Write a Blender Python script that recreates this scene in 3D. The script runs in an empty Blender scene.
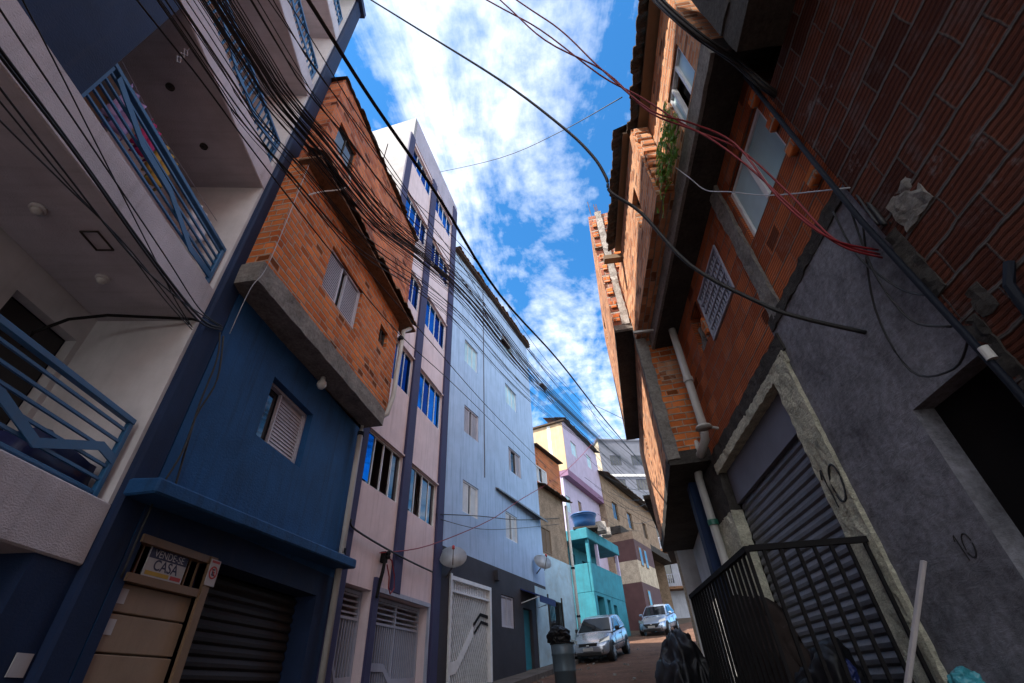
import bpy, bmesh, math, random
from mathutils import Vector, Matrix, noise
random.seed(7)
S = bpy.context.scene
COL = S.collection
R = math.radians

# ------------------------------------------------------------------ materials
def nt(name):
    m = bpy.data.materials.new(name); m.use_nodes = True
    n = m.node_tree.nodes; l = m.node_tree.links
    return m, n, l, n['Principled BSDF']

def ramp(n, stops):
    r = n.new('ShaderNodeValToRGB'); e = r.color_ramp.elements
    while len(e) < len(stops): e.new(.5)
    for i, (p, c) in enumerate(stops):
        e[i].position = p; e[i].color = (*c, 1) if len(c) == 3 else c
    return r

def nz(n, l, vec, scale, detail=6, rough=.6):
    t = n.new('ShaderNodeTexNoise'); t.inputs['Scale'].default_value = scale
    t.inputs['Detail'].default_value = detail; t.inputs['Roughness'].default_value = rough
    if vec is not None: l.new(vec, t.inputs['Vector'])
    return t

def mixc(n, l, fac, a, b, mode='MIX'):
    m = n.new('ShaderNodeMix'); m.data_type = 'RGBA'; m.blend_type = mode
    for sock, v in ((m.inputs[0], fac), (m.inputs[6], a), (m.inputs[7], b)):
        if hasattr(v, 'links'): l.new(v, sock)
        else: sock.default_value = v if not isinstance(v, tuple) else (*v, 1)
    return m.outputs[2]

def paint(name, c, rough=.75, var=.25, dirt=(.09, .075, .06), dirt_amt=.35, bump=.15, bscale=60, streak=True, metal=0, spec=.3):
    """painted plaster / metal: base colour with blotches, rain streaks and a fine relief"""
    m, n, l, p = nt(name)
    uv = n.new('ShaderNodeTexCoord')
    a = nz(n, l, uv.outputs['UV'], 1.7, 8, .62)
    c2 = tuple(x * (1 - var) for x in c)
    r = ramp(n, [(.3, c2), (.62, c)]); l.new(a.outputs['Fac'], r.inputs[0])
    col = r.outputs[0]
    if dirt_amt > 0:
        mp = n.new('ShaderNodeMapping'); mp.inputs['Scale'].default_value = (8, .4, 1) if streak else (2, 2, 2)
        l.new(uv.outputs['UV'], mp.inputs[0])
        b = nz(n, l, mp.outputs[0], 1.3, 9, .7)
        r2 = ramp(n, [(.5, (0, 0, 0)), (.78, (dirt_amt,) * 3)]); l.new(b.outputs['Fac'], r2.inputs[0])
        col = mixc(n, l, r2.outputs[0], col, dirt)
    if dirt_amt > .2:   # chips, scuffs and patched spots
        ch = nz(n, l, uv.outputs['UV'], 4.5, 12, .78); r3 = ramp(n, [(.635, (0, 0, 0)), (.66, (.55, .55, .55))]); l.new(ch.outputs['Fac'], r3.inputs[0])
        col = mixc(n, l, r3.outputs[0], col, tuple(x * .45 + d * .25 for x, d in zip(c, dirt)))
        ch2 = nz(n, l, uv.outputs['UV'], 2.6, 10, .7); r4 = ramp(n, [(.30, (.5, .5, .5)), (.36, (0, 0, 0))]); l.new(ch2.outputs['Fac'], r4.inputs[0])
        col = mixc(n, l, r4.outputs[0], col, tuple(min(.8, x * 1.25 + .02) for x in c))
    l.new(col, p.inputs['Base Color'])
    p.inputs['Roughness'].default_value = rough; p.inputs['Metallic'].default_value = metal
    p.inputs['Specular IOR Level'].default_value = spec
    if bump > 0:
        f = nz(n, l, uv.outputs['UV'], bscale, 4, .6)
        bp = n.new('ShaderNodeBump'); bp.inputs['Strength'].default_value = bump; bp.inputs['Distance'].default_value = .02
        l.new(f.outputs['Fac'], bp.inputs['Height']); l.new(bp.outputs[0], p.inputs['Normal'])
    return m

def plain(name, c, rough=.5, metal=0, spec=.5):
    m, n, l, p = nt(name)
    o = n.new('ShaderNodeTexCoord'); a = nz(n, l, o.outputs['Object'], 6, 4)
    r = ramp(n, [(.3, tuple(x * .8 for x in c)), (.7, c)]); l.new(a.outputs['Fac'], r.inputs[0]); l.new(r.outputs[0], p.inputs['Base Color'])
    p.inputs['Roughness'].default_value = rough; p.inputs['Metallic'].default_value = metal; p.inputs['Specular IOR Level'].default_value = spec
    return m

def brick(name, c1, c2, mortar, bw=.29, bh=.19, groove=6, msize=.014, stain=(.33, .29, .27), stain_amt=.5, patch=None, dark=.45, bump=.8):
    """hollow clay blocks: each block its own tone, grooved faces, ragged grey mortar, stains"""
    m, n, l, p = nt(name)
    uv = n.new('ShaderNodeTexCoord')
    wob = nz(n, l, uv.outputs['UV'], 5, 3)
    off = n.new('ShaderNodeVectorMath'); off.operation = 'SCALE'; off.inputs['Scale'].default_value = .032
    l.new(wob.outputs['Color'], off.inputs[0])
    add = n.new('ShaderNodeVectorMath'); l.new(uv.outputs['UV'], add.inputs[0]); l.new(off.outputs[0], add.inputs[1])
    def mt(op, x, y=None, z=None):
        q = n.new('ShaderNodeMath'); q.operation = op
        for i, v in enumerate((x, y, z)):
            if v is None: continue
            if hasattr(v, 'links'): l.new(v, q.inputs[i])
            else: q.inputs[i].default_value = v
        return q.outputs[0]
    def wn(x, y=None):
        q = n.new('ShaderNodeTexWhiteNoise'); q.noise_dimensions = '2D'; cb = n.new('ShaderNodeCombineXYZ'); l.new(x, cb.inputs[0])
        if y is not None: l.new(y, cb.inputs[1])
        l.new(cb.outputs[0], q.inputs['Vector']); return q.outputs['Value']
    def sm(x, lo, hi):
        q = n.new('ShaderNodeMapRange'); q.interpolation_type = 'SMOOTHSTEP'; q.inputs['From Min'].default_value = lo; q.inputs['From Max'].default_value = hi; l.new(x, q.inputs[0]); return q.outputs[0]
    sep = n.new('ShaderNodeSeparateXYZ'); l.new(add.outputs[0], sep.inputs[0])
    v_ = mt('DIVIDE', sep.outputs[1], bh); row = mt('FLOOR', v_); fv = mt('FRACT', v_)
    u_ = mt('ADD', mt('DIVIDE', sep.outputs[0], bw), mt('ADD', mt('MULTIPLY', row, .5), mt('MULTIPLY', wn(row), .35)))
    col_i = mt('FLOOR', u_); fu = mt('FRACT', u_); rnd = wn(col_i, row); rnd2 = wn(row, col_i)
    jn = nz(n, l, uv.outputs['UV'], 9, 6, .7)              # joints swell and thin out
    jw = mt('MULTIPLY_ADD', jn.outputs['Fac'], 1.5, .25)
    ev = mt('DIVIDE', mt('SUBTRACT', .5, mt('ABSOLUTE', mt('SUBTRACT', fv, .5))), jw)
    eu = mt('DIVIDE', mt('SUBTRACT', .5, mt('ABSOLUTE', mt('SUBTRACT', fu, .5))), jw)
    mh = mt('SUBTRACT', 1.0, sm(ev, msize * .35 / bh, msize * .75 / bh)); mv = mt('SUBTRACT', 1.0, sm(eu, msize * .18 / bw, msize * .45 / bw))
    mort = mt('MAXIMUM', mh, mt('MULTIPLY', mv, .85))
    tone = ramp(n, [(0, tuple(x * dark for x in c1)), (.2, c1), (.6, c2), (1, tuple(min(1, x * 1.18) for x in c2))])
    l.new(rnd, tone.inputs[0])
    big = nz(n, l, uv.outputs['UV'], .9, 8, .7)
    rb = ramp(n, [(.35, (.62, .58, .58)), (.65, (1.05, 1.03, 1))]); l.new(big.outputs['Fac'], rb.inputs[0])
    col = mixc(n, l, 1.0, tone.outputs[0], rb.outputs[0], 'MULTIPLY')
    # stains
    st = nz(n, l, uv.outputs['UV'], 3.2, 10, .75)
    rs = ramp(n, [(.52, (0, 0, 0)), (.74, (stain_amt,) * 3)]); l.new(st.outputs['Fac'], rs.inputs[0])
    col = mixc(n, l, rs.outputs[0], col, stain)
    mn = nz(n, l, uv.outputs['UV'], 14, 5)
    rm = ramp(n, [(.3, tuple(x * .55 for x in mortar)), (.7, mortar)]); l.new(mn.outputs['Fac'], rm.inputs[0])
    col = mixc(n, l, mort, col, rm.outputs[0])
    hole = mt('MULTIPLY', mt('GREATER_THAN', rnd2, .965), mt('MULTIPLY', sm(ev, .12, .2), sm(eu, .08, .14)))      # the odd broken block
    col = mixc(n, l, mt('MULTIPLY', hole, .8), col, tuple(x * .12 for x in c1))
    height = n.new('ShaderNodeMath'); height.operation = 'SUBTRACT'; height.inputs[0].default_value = 1; l.new(mort, height.inputs[1])
    hsock = mt('SUBTRACT', mt('MULTIPLY_ADD', rnd, .5, height.outputs[0]), mt('MULTIPLY', hole, 1.5))
    if groove:
        mu = n.new('ShaderNodeMath'); mu.operation = 'MULTIPLY'; mu.inputs[1].default_value = 2 * math.pi * groove; l.new(fv, mu.inputs[0])
        si = n.new('ShaderNodeMath'); si.operation = 'SINE'; l.new(mu.outputs[0], si.inputs[0])
        gr = ramp(n, [(.25, (0, 0, 0)), (.55, (1, 1, 1))])
        ma = n.new('ShaderNodeMath'); ma.operation = 'MULTIPLY_ADD'; ma.inputs[1].default_value = .5; ma.inputs[2].default_value = .5
        l.new(si.outputs[0], ma.inputs[0]); l.new(ma.outputs[0], gr.inputs[0])
        m2 = n.new('ShaderNodeMath'); m2.operation = 'MULTIPLY_ADD'; m2.inputs[1].default_value = .7
        l.new(gr.outputs[0], m2.inputs[0]); l.new(hsock, m2.inputs[2]); hsock = m2.outputs[0]
        # grooves get a darker tone than the ribs
        inv = n.new('ShaderNodeMath'); inv.operation = 'SUBTRACT'; inv.inputs[0].default_value = 1; l.new(gr.outputs[0], inv.inputs[1])
        k = mt('MULTIPLY', mt('MULTIPLY', inv.outputs[0], .6), mt('SUBTRACT', 1.0, mort))
        col = mixc(n, l, k, col, tuple(x * .3 for x in c1))
    if patch:
        pn = nz(n, l, uv.outputs['UV'], patch[1], 9, .72)
        rp = ramp(n, [(patch[2], (0, 0, 0)), (patch[2] + .06, (1, 1, 1))]); l.new(pn.outputs['Fac'], rp.inputs[0])
        col = mixc(n, l, rp.outputs[0], col, patch[0])
    fine = nz(n, l, uv.outputs['UV'], 45, 5, .7)
    m3 = n.new('ShaderNodeMath'); m3.operation = 'MULTIPLY_ADD'; m3.inputs[1].default_value = .7; l.new(fine.outputs['Fac'], m3.inputs[0]); l.new(hsock, m3.inputs[2])
    bp = n.new('ShaderNodeBump'); bp.inputs['Strength'].default_value = bump; bp.inputs['Distance'].default_value = .018
    l.new(m3.outputs[0], bp.inputs['Height']); l.new(bp.outputs[0], p.inputs['Normal'])
    l.new(col, p.inputs['Base Color']); p.inputs['Roughness'].default_value = .92; p.inputs['Specular IOR Level'].default_value = .12
    return m

def concrete(name, c, var=.45, bump=.6, scale=2.5, bscale=22, rough=.93):
    m, n, l, p = nt(name)
    uv = n.new('ShaderNodeTexCoord')
    a = nz(n, l, uv.outputs['UV'], scale, 11, .72)
    r = ramp(n, [(.32, tuple(x * (1 - var) for x in c)), (.5, c), (.68, tuple(min(1, x * 1.3) for x in c))]); l.new(a.outputs['Fac'], r.inputs[0])
    a2 = nz(n, l, uv.outputs['UV'], scale * 9, 8, .75); r2 = ramp(n, [(.36, (.62, .61, .6)), (.6, (1.08, 1.08, 1.08))]); l.new(a2.outputs['Fac'], r2.inputs[0])
    l.new(mixc(n, l, 1.0, r.outputs[0], r2.outputs[0], 'MULTIPLY'), p.inputs['Base Color']); p.inputs['Roughness'].default_value = rough; p.inputs['Specular IOR Level'].default_value = .15
    mp = n.new('ShaderNodeMapping'); mp.inputs['Scale'].default_value = (1, 2.6, 1); mp.inputs['Rotation'].default_value = (0, 0, .5); l.new(uv.outputs['UV'], mp.inputs[0])
    f = nz(n, l, mp.outputs[0], bscale, 9, .74); f.inputs['Distortion'].default_value = .8
    bp = n.new('ShaderNodeBump'); bp.inputs['Strength'].default_value = bump; bp.inputs['Distance'].default_value = .03
    l.new(f.outputs['Fac'], bp.inputs['Height']); l.new(bp.outputs[0], p.inputs['Normal'])
    return m

def glass(name, c, rough=.06, metal=.0, spec=.8):
    m, n, l, p = nt(name)
    if metal > .5: p.inputs['Specular Tint'].default_value = (.12, .45, .85, 1)
    o = n.new('ShaderNodeTexCoord'); a = nz(n, l, o.outputs['UV'], 1.3, 3)
    r = ramp(n, [(.3, tuple(x * .6 for x in c)), (.7, c)]); l.new(a.outputs['Fac'], r.inputs[0]); l.new(r.outputs[0], p.inputs['Base Color'])
    p.inputs['Roughness'].default_value = rough; p.inputs['Metallic'].default_value = metal; p.inputs['Specular IOR Level'].default_value = spec
    bp = n.new('ShaderNodeBump'); bp.inputs['Strength'].default_value = .04; l.new(a.outputs['Fac'], bp.inputs['Height']); l.new(bp.outputs[0], p.inputs['Normal'])
    return m

M = dict(
    white=paint('white_textured_render', (.60, .57, .61), bump=.55, bscale=75, dirt_amt=.3),
    white_in=paint('white_plaster', (.62, .60, .61), bump=.08, dirt_amt=.12),
    navy=paint('navy_paint', (.008, .024, .075), var=.35, bump=.2, dirt_amt=.15),
    blue=paint('blue_house_paint', (.012, .078, .215), var=.3, bump=.35, bscale=40, dirt=(.008, .022, .05), dirt_amt=.8),
    railblue=paint('blue_rail_paint', (.02, .12, .27), rough=.45, var=.2, bump=.05, dirt_amt=.2, spec=.5),
    pink=paint('pink_paint', (.68, .56, .585), var=.15, bump=.2, dirt=(.3, .22, .22), dirt_amt=.5),
    violet=paint('dark_violet_paint', (.045, .045, .11), var=.2, bump=.1, dirt_amt=.1),
    sidegrey=paint('grey_white_gable', (.28, .275, .295), var=.3, bump=.3, dirt=(.2, .19, .19), dirt_amt=.5),
    lightblue=paint('light_blue_paint', (.37, .50, .70), var=.14, bump=.15, dirt=(.13, .20, .32), dirt_amt=.8),
    blackbase=paint('charcoal_paint', (.045, .042, .052), var=.3, bump=.2, dirt_amt=.1),
    palebase=paint('pale_blue_peeling', (.42, .58, .68), var=.25, bump=.25, dirt=(.28, .22, .16), dirt_amt=.55, streak=False),
    lilac=paint('lilac_paint', (.46, .40, .54), var=.15, bump=.15, dirt_amt=.3),
    mauve=paint('mauve_paint', (.24, .13, .22), var=.2, bump=.1, dirt_amt=.2),
    yellow=paint('peach_render', (.52, .37, .22), var=.2, bump=.3, dirt=(.6, .5, .4), dirt_amt=.5),
    turq=paint('turquoise_paint', (.028, .21, .275), var=.35, bump=.2, dirt=(.04, .10, .13), dirt_amt=.75),
    brown=concrete('brown_render', (.30, .22, .16), bump=.3), maroon=paint('maroon_paint', (.10, .05, .05), dirt_amt=.2),
    cream=concrete('cream_render', (.50, .42, .32), var=.35, bump=.25),
    parapet=paint('parapet_paint', (.40, .37, .45), var=.2, dirt_amt=.4), greyb=paint('slate_paint', (.13, .14, .18), var=.2, dirt_amt=.35), whitetrim=paint('white_trim', (.7, .7, .7), dirt_amt=.25, bump=.05),
    paleb=paint('pale_terrace_paint', (.34, .36, .42), var=.2, dirt_amt=.35),
    conc=concrete('raw_concrete', (.23, .215, .20)), concdark=concrete('dark_shade_concrete', (.06, .054, .05)),  # dark copy of the concrete also carries shade under overhangs in its colour
    conclight=concrete('pale_concrete', (.36, .33, .31)),
    plaster=concrete('grey_cement_plaster', (.21, .21, .24), var=.55, bump=.5, scale=1.9, bscale=7),
    rough_white=concrete('rough_whitewash', (.60, .58, .46), var=.5, bump=1.0, scale=5, bscale=16),
    brickA=brick('orange_block', (.58, .15, .043), (.66, .20, .06), (.44, .35, .27), dark=.62, groove=0, bh=.11, bw=.2, msize=.022, stain_amt=.45, patch=((.40, .34, .28), 2.4, .69)),
    brickA2=brick('red_block', (.42, .11, .05), (.58, .19, .085), (.34, .28, .24), groove=0, bh=.125, bw=.235, stain_amt=.5, patch=((.33, .29, .26), 2.0, .68)),
    brickR=brick('grooved_red_block', (.44, .115, .045), (.52, .15, .058), (.22, .16, .13), stain_amt=.5, dark=.75, patch=((.24, .215, .195), 1.9, .66)),
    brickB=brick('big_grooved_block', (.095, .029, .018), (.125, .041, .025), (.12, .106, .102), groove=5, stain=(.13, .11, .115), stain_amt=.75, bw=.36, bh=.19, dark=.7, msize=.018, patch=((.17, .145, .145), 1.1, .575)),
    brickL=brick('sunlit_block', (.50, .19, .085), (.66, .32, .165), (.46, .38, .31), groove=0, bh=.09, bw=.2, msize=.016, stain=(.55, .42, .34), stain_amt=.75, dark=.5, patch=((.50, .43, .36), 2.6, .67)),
    brickH=brick('hollow_block_ends', (.30, .10, .065), (.40, .17, .12), (.40, .34, .30), groove=0, bh=.2, bw=.2, msize=.03, stain_amt=.5),
    tile=concrete('old_roof_tile', (.085, .06, .045), var=.6, scale=7, bump=.8), tileo=concrete('clay_roof_tile', (.20, .11, .065), var=.5, scale=7),
    tin=paint('grey_tin', (.16, .15, .15), rough=.5, metal=.4, dirt_amt=.5, bump=.05),
    black=plain('black_iron', (.012, .011, .012), .8, spec=.15), dark=plain('interior_shade', (.012, .011, .012), .9, spec=.1),  # near-black interior colour stands in for shade inside openings
    rubber=plain('cable_rubber', (.012, .012, .014), .6), redcable=plain('red_cable', (.22, .012, .02), .55), whitecable=plain('pale_cable', (.45, .47, .52), .6),
    alu=plain('white_aluminium', (.76, .77, .79), .4), grate=paint('blue_grey_bars', (.36, .38, .48), rough=.5, dirt_amt=.4, bump=.05),
    shutter=paint('pale_shutter', (.50, .49, .56), rough=.5, dirt_amt=.35, bump=.03, dirt=(.2, .12, .08)),
    roller=paint('roller_steel', (.165, .17, .20), rough=.48, metal=.3, dirt_amt=.55, bump=.5, bscale=5), rollerdark=paint('roller_dark', (.025, .021, .021), rough=.6, dirt_amt=.2, bump=.05),
    panel=paint('roller_box', (.17, .165, .20), rough=.5, metal=.2, dirt_amt=.15, bump=.03),
    door=paint('cream_door', (.29, .21, .15), rough=.5, dirt_amt=.3, bump=.05), doordark=plain('dark_door', (.02, .018, .02), .5), doorframe=paint('tan_frame', (.20, .13, .08), rough=.5, bump=.03),
    blueglassdark=glass('blue_glass_dim', (.012, .06, .16), .07, .9), blueglass=glass('sky_blue_glass', (.02, .19, .46), .05, .9), glass=glass('dim_glass', (.025, .03, .035), .05), ribbed=paint('ribbed_glass', (.36, .58, .66), rough=.25, var=.1, dirt_amt=.15, bump=.6, bscale=120, spec=.6), frost=glass('frosted_glass', (.46, .68, .76), .3, .0, .5),  # sky reflection is put into the colour of the blue and frosted panes
    pvc=paint('old_pvc', (.50, .49, .47), rough=.4, dirt_amt=.5, bump=.02, dirt=(.2, .16, .12)), greenpvc=plain('green_collar', (.02, .14, .10), .5), conduit=plain('blue_black_conduit', (.006, .009, .018), .7, spec=.2),
    asphalt=concrete('worn_brown_road', (.145, .08, .055), var=.4, bump=.5, scale=1.1, bscale=30), kerb=concrete('kerb_concrete', (.14, .12, .11)), soil=concrete('ground_soil', (.10, .075, .055)),
    silver=paint('silver_car_paint', (.46, .48, .53), rough=.25, metal=.7, var=.05, dirt_amt=.12, bump=0, spec=.6), bluecar=paint('pale_silver_blue_paint', (.42, .50, .62), rough=.22, metal=.6, var=.05, dirt_amt=.08, bump=0, spec=.6),
    carglass=glass('car_glass', (.012, .014, .018), .04, spec=.3), tyre=plain('tyre', (.015, .015, .015), .85), rim=plain('alloy_rim', (.38, .38, .4), .35, .8), trim=plain('black_trim', (.014, .014, .015), .55),
    lamp=glass('headlamp', (.5, .5, .48), .1, .4), plate=plain('number_plate', (.45, .45, .44), .5), bag=plain('black_plastic_bag', (.008, .008, .010), .45, spec=.22), binm=paint('galvanised_drum', (.09, .13, .165), rough=.4, metal=.2, dirt_amt=.4, bump=.05),
    teal=plain('teal_plastic', (.05, .28, .34), .35), brownbag=concrete('brown_sacking', (.028, .02, .018), bump=.5), tarp=plain('navy_tarpaulin', (.012, .022, .11), .5), tank=plain('blue_water_tank', (.015, .075, .22), .4),
    dish=paint('dish_white', (.74, .78, .84), rough=.5, dirt_amt=.3, bump=0), red=plain('red_plastic', (.45, .02, .02), .5), awn=plain('blue_canvas', (.012, .03, .16), .7),
    pinkcl=plain('magenta_cloth', (.50, .03, .16), .9), whitecl=plain('white_cloth', (.60, .60, .66), .9), lilaccl=plain('lilac_cloth', (.45, .32, .55), .9), yellowcl=plain('yellow_cloth', (.5, .33, .07), .9), curtain=plain('maroon_curtain', (.16, .02, .035), .9),
    paper=plain('sign_white', (.46, .46, .48), .6), ink=plain('sign_navy', (.02, .025, .08), .6), signred=plain('sign_red', (.45, .03, .02), .5), signyellow=plain('sign_yellow', (.5, .33, .04), .6), spray=plain('black_spray_paint', (.012, .012, .014), .7), wood=plain('weathered_wood', (.20, .13, .08), .8), woodpale=plain('planed_batten', (.42, .38, .38), .6), rebar=plain('rusty_steel', (.10, .04, .025), .8),
    bulb=plain('white_lamp_glass', (.60, .60, .58), .3),
)
def leaf_mat():
    m, n, l, p = nt('fern_green')
    o = n.new('ShaderNodeTexCoord'); a = nz(n, l, o.outputs['Object'], 12, 3)
    r = ramp(n, [(.3, (.10, .24, .025)), (.7, (.22, .38, .05))]); l.new(a.outputs['Fac'], r.inputs[0]); l.new(r.outputs[0], p.inputs['Base Color']); p.inputs['Roughness'].default_value = .6
    tr = n.new('ShaderNodeBsdfTranslucent'); l.new(r.outputs[0], tr.inputs[0]); mx = n.new('ShaderNodeMixShader'); mx.inputs[0].default_value = .45
    l.new(p.outputs[0], mx.inputs[1]); l.new(tr.outputs[0], mx.inputs[2]); l.new(mx.outputs[0], n['Material Output'].inputs[0])
    return m
M['leaf'] = leaf_mat()

# ------------------------------------------------------------------ mesh helpers
class MB:
    """collects shapes in facade coordinates: s along the wall, d out of the wall, z up; flip turns d for the right-hand side"""
    def __init__(s, flip=-1): s.bm = bmesh.new(); s.f = flip
    def v(s, p): return s.bm.verts.new((p[0], p[1] * s.f, p[2]))
    def quad(s, *ps):
        try: return s.bm.faces.new([s.v(p) for p in ps])
        except ValueError: return None
    def box(s, s0, s1, d0, d1, z0, z1):
        c = [s.v(p) for p in ((s0, d0, z0), (s1, d0, z0), (s1, d1, z0), (s0, d1, z0), (s0, d0, z1), (s1, d0, z1), (s1, d1, z1), (s0, d1, z1))]
        for q in ((0, 1, 2, 3), (4, 5, 6, 7), (0, 1, 5, 4), (1, 2, 6, 5), (2, 3, 7, 6), (3, 0, 4, 7)): s.bm.faces.new([c[i] for i in q])
        return s
    def hexa(s, p):
        c = [s.v(q) for q in p]
        for q in ((0, 1, 2, 3), (4, 5, 6, 7), (0, 1, 5, 4), (1, 2, 6, 5), (2, 3, 7, 6), (3, 0, 4, 7)): s.bm.faces.new([c[i] for i in q])
        return s
    def bar(s, a, b, r, sides=6): return s.tube([a, b], r, sides)
    def tube(s, pts, r, sides=6, cap=True):
        P = [Vector((p[0], p[1] * s.f, p[2])) for p in pts]
        rings = []
        up = Vector((0, 0, 1))
        for i, p in enumerate(P):
            t = (P[min(i + 1, len(P) - 1)] - P[max(i - 1, 0)]).normalized()
            x = t.cross(up)
            if x.length < .05: x = t.cross(Vector((1, 0, 0)))
            x.normalize(); y = x.cross(t)
            rr = r[i] if isinstance(r, (list, tuple)) else r
            rings.append([s.bm.verts.new(p + (x * math.cos(2 * math.pi * k / sides) + y * math.sin(2 * math.pi * k / sides)) * rr) for k in range(sides)])
        for a, b in zip(rings, rings[1:]):
            for k in range(sides): s.bm.faces.new((a[k], a[(k + 1) % sides], b[(k + 1) % sides], b[k]))
        if cap: s.bm.faces.new(rings[0]); s.bm.faces.new(rings[-1])
        return s
    def lathe(s, c, prof, n=20, axis='z'):
        rings = []
        for r, h in prof:
            ring = []
            for k in range(n):
                a = 2 * math.pi * k / n
                q = (c[0] + r * math.cos(a), c[1] + r * math.sin(a), c[2] + h) if axis == 'z' else (c[0] + r * math.cos(a), c[1] + h, c[2] + r * math.sin(a))
                ring.append(s.v(q))
            rings.append(ring)
        for a, b in zip(rings, rings[1:]):
            for k in range(n): s.bm.faces.new((a[k], a[(k + 1) % n], b[(k + 1) % n], b[k]))
        if prof[0][0] > .001: s.bm.faces.new(rings[0])
        if prof[-1][0] > .001: s.bm.faces.new(rings[-1])
        return s
    def rough(s, s0, s1, d0, d1, z0, z1, amp=.02, res=.12, freq=6):
        t = bmesh.new(); bmesh.ops.create_cube(t, size=1)
        for v in t.verts: v.co = Vector((s0 + (v.co.x + .5) * (s1 - s0), d0 + (v.co.y + .5) * (d1 - d0), z0 + (v.co.z + .5) * (z1 - z0)))
        for _ in range(7):
            es = [e for e in t.edges if e.calc_length() > res * 1.5]
            if not es or len(t.verts) > 6000: break
            bmesh.ops.subdivide_edges(t, edges=es, cuts=1, use_grid_fill=True)
        for v in t.verts: v.co += noise.noise_vector(v.co * freq + Vector((s0 * 7, z0 * 3, 1))) * amp + noise.noise_vector(v.co * freq * 3) * amp * .4
        mp = {v: s.bm.verts.new((v.co.x, v.co.y * s.f, v.co.z)) for v in t.verts}
        for f in t.faces: s.bm.faces.new([mp[v] for v in f.verts])
        t.free(); return s
    def wall(s, s0, s1, z0, z1, holes=(), d=0, rev=.14):
        """front sheet with rectangular holes and their reveals"""
        xs = sorted({s0, s1, *[min(max(h[k], s0), s1) for h in holes for k in (0, 1)]}); zs = sorted({z0, z1, *[min(max(h[k], z0), z1) for h in holes for k in (2, 3)]})
        for a, b in zip(xs, xs[1:]):
            for c, e in zip(zs, zs[1:]):
                mx, mz = (a + b) / 2, (c + e) / 2
                if any(h[0] < mx < h[1] and h[2] < mz < h[3] for h in holes): continue
                s.quad((a, d, c), (b, d, c), (b, d, e), (a, d, e))
        for h in holes:
            a, b, c, e = h[:4]; r = d - (h[4] if len(h) > 4 else rev)
            s.quad((a, d, c), (a, r, c), (a, r, e), (a, d, e)); s.quad((b, d, c), (b, r, c), (b, r, e), (b, d, e))
            s.quad((a, d, c), (b, d, c), (b, r, c), (a, r, c)); s.quad((a, d, e), (b, d, e), (b, r, e), (a, r, e))
        return s
    def shell(s, s0, s1, z0, z1, d0, d1, bottom=True):
        """sides, back, top (and underside) of a block whose front is left to wall()"""
        s.quad((s0, d0, z0), (s0, d1, z0), (s0, d1, z1), (s0, d0, z1)); s.quad((s1, d0, z0), (s1, d1, z0), (s1, d1, z1), (s1, d0, z1))
        s.quad((s0, d1, z0), (s1, d1, z0), (s1, d1, z1), (s0, d1, z1)); s.quad((s0, d0, z1), (s1, d0, z1), (s1, d1, z1), (s0, d1, z1))
        if bottom: s.quad((s0, d0, z0), (s1, d0, z0), (s1, d1, z0), (s0, d1, z0))
        return s
    def corrugated(s, s0, s1, da, za, db, zb, wave=.17, amp=.04, rows=3, thick=.025):
        """tiled eave: courses of curved tiles running from (da,za) down to (db,zb)"""
        n = max(4, int((s1 - s0) / wave) * 6)
        for r in range(rows):
            t0, t1 = r / rows, (r + 1.12) / rows if r < rows - 1 else 1
            jit = [random.uniform(-.012, .012) for _ in range(n // 6 + 2)]
            g = []
            for t in (t0, t1):
                for up in (0, thick):
                    row = []
                    for i in range(n + 1):
                        x = s0 + (s1 - s0) * i / n; h = abs(math.sin(math.pi * (x - s0) / wave)) * amp
                        j = jit[i // 6]
                        row.append(s.v((x, da + (db - da) * t + (j * 2 if t > .9 else 0), za + (zb - za) * t + h + up + j + (rows - r) * -.006 + (.02 if t == t0 and r else 0))))
                    g.append(row)
            for i in range(n):
                s.bm.faces.new((g[0][i], g[0][i + 1], g[2][i + 1], g[2][i])); s.bm.faces.new((g[1][i], g[1][i + 1], g[3][i + 1], g[3][i]))
                s.bm.faces.new((g[2][i], g[2][i + 1], g[3][i + 1], g[3][i]))
        return s
    def build(s, name, mat, parent=None, bevel=0, smooth=False):
        bm = s.bm
        bmesh.ops.recalc_face_normals(bm, faces=bm.faces)
        if bevel: bmesh.ops.bevel(bm, geom=[e for e in bm.edges if len(e.link_faces) == 2 and e.calc_face_angle(0) > .6], offset=bevel, segments=1, affect='EDGES', clamp_overlap=True)
        uv = bm.loops.layers.uv.new('UVMap'); bm.normal_update()
        for f in bm.faces:
            n = f.normal; f.smooth = smooth
            for lp in f.loops:
                c = lp.vert.co
                if abs(n.z) > .8: lp[uv].uv = (c.x, c.y)
                elif abs(n.x) > abs(n.y): lp[uv].uv = (c.y, c.z)
                else: lp[uv].uv = (c.x, c.z)
        me = bpy.data.meshes.new(name); bm.to_mesh(me); bm.free(); me.materials.append(M[mat])
        o = bpy.data.objects.new(name, me); COL.objects.link(o)
        if parent: o.parent = parent
        return o

def tag(o, label, cat=None, group=None, kind=None):
    if label: o['label'] = label
    if cat: o['category'] = cat
    if group: o['group'] = group
    if kind: o['kind'] = kind
    return o

def thing(name, loc, az, label, cat, group=None):
    """an Empty at the thing's base; its local X runs along compass direction az (degrees from +Y towards +X)"""
    o = bpy.data.objects.new(name, None); COL.objects.link(o); o.location = (loc[0], loc[1], loc[2] if len(loc) > 2 else 0)
    o.rotation_euler = (0, 0, R(90 - az)); o.empty_display_size = .2
    return tag(o, label, cat, group)

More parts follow.
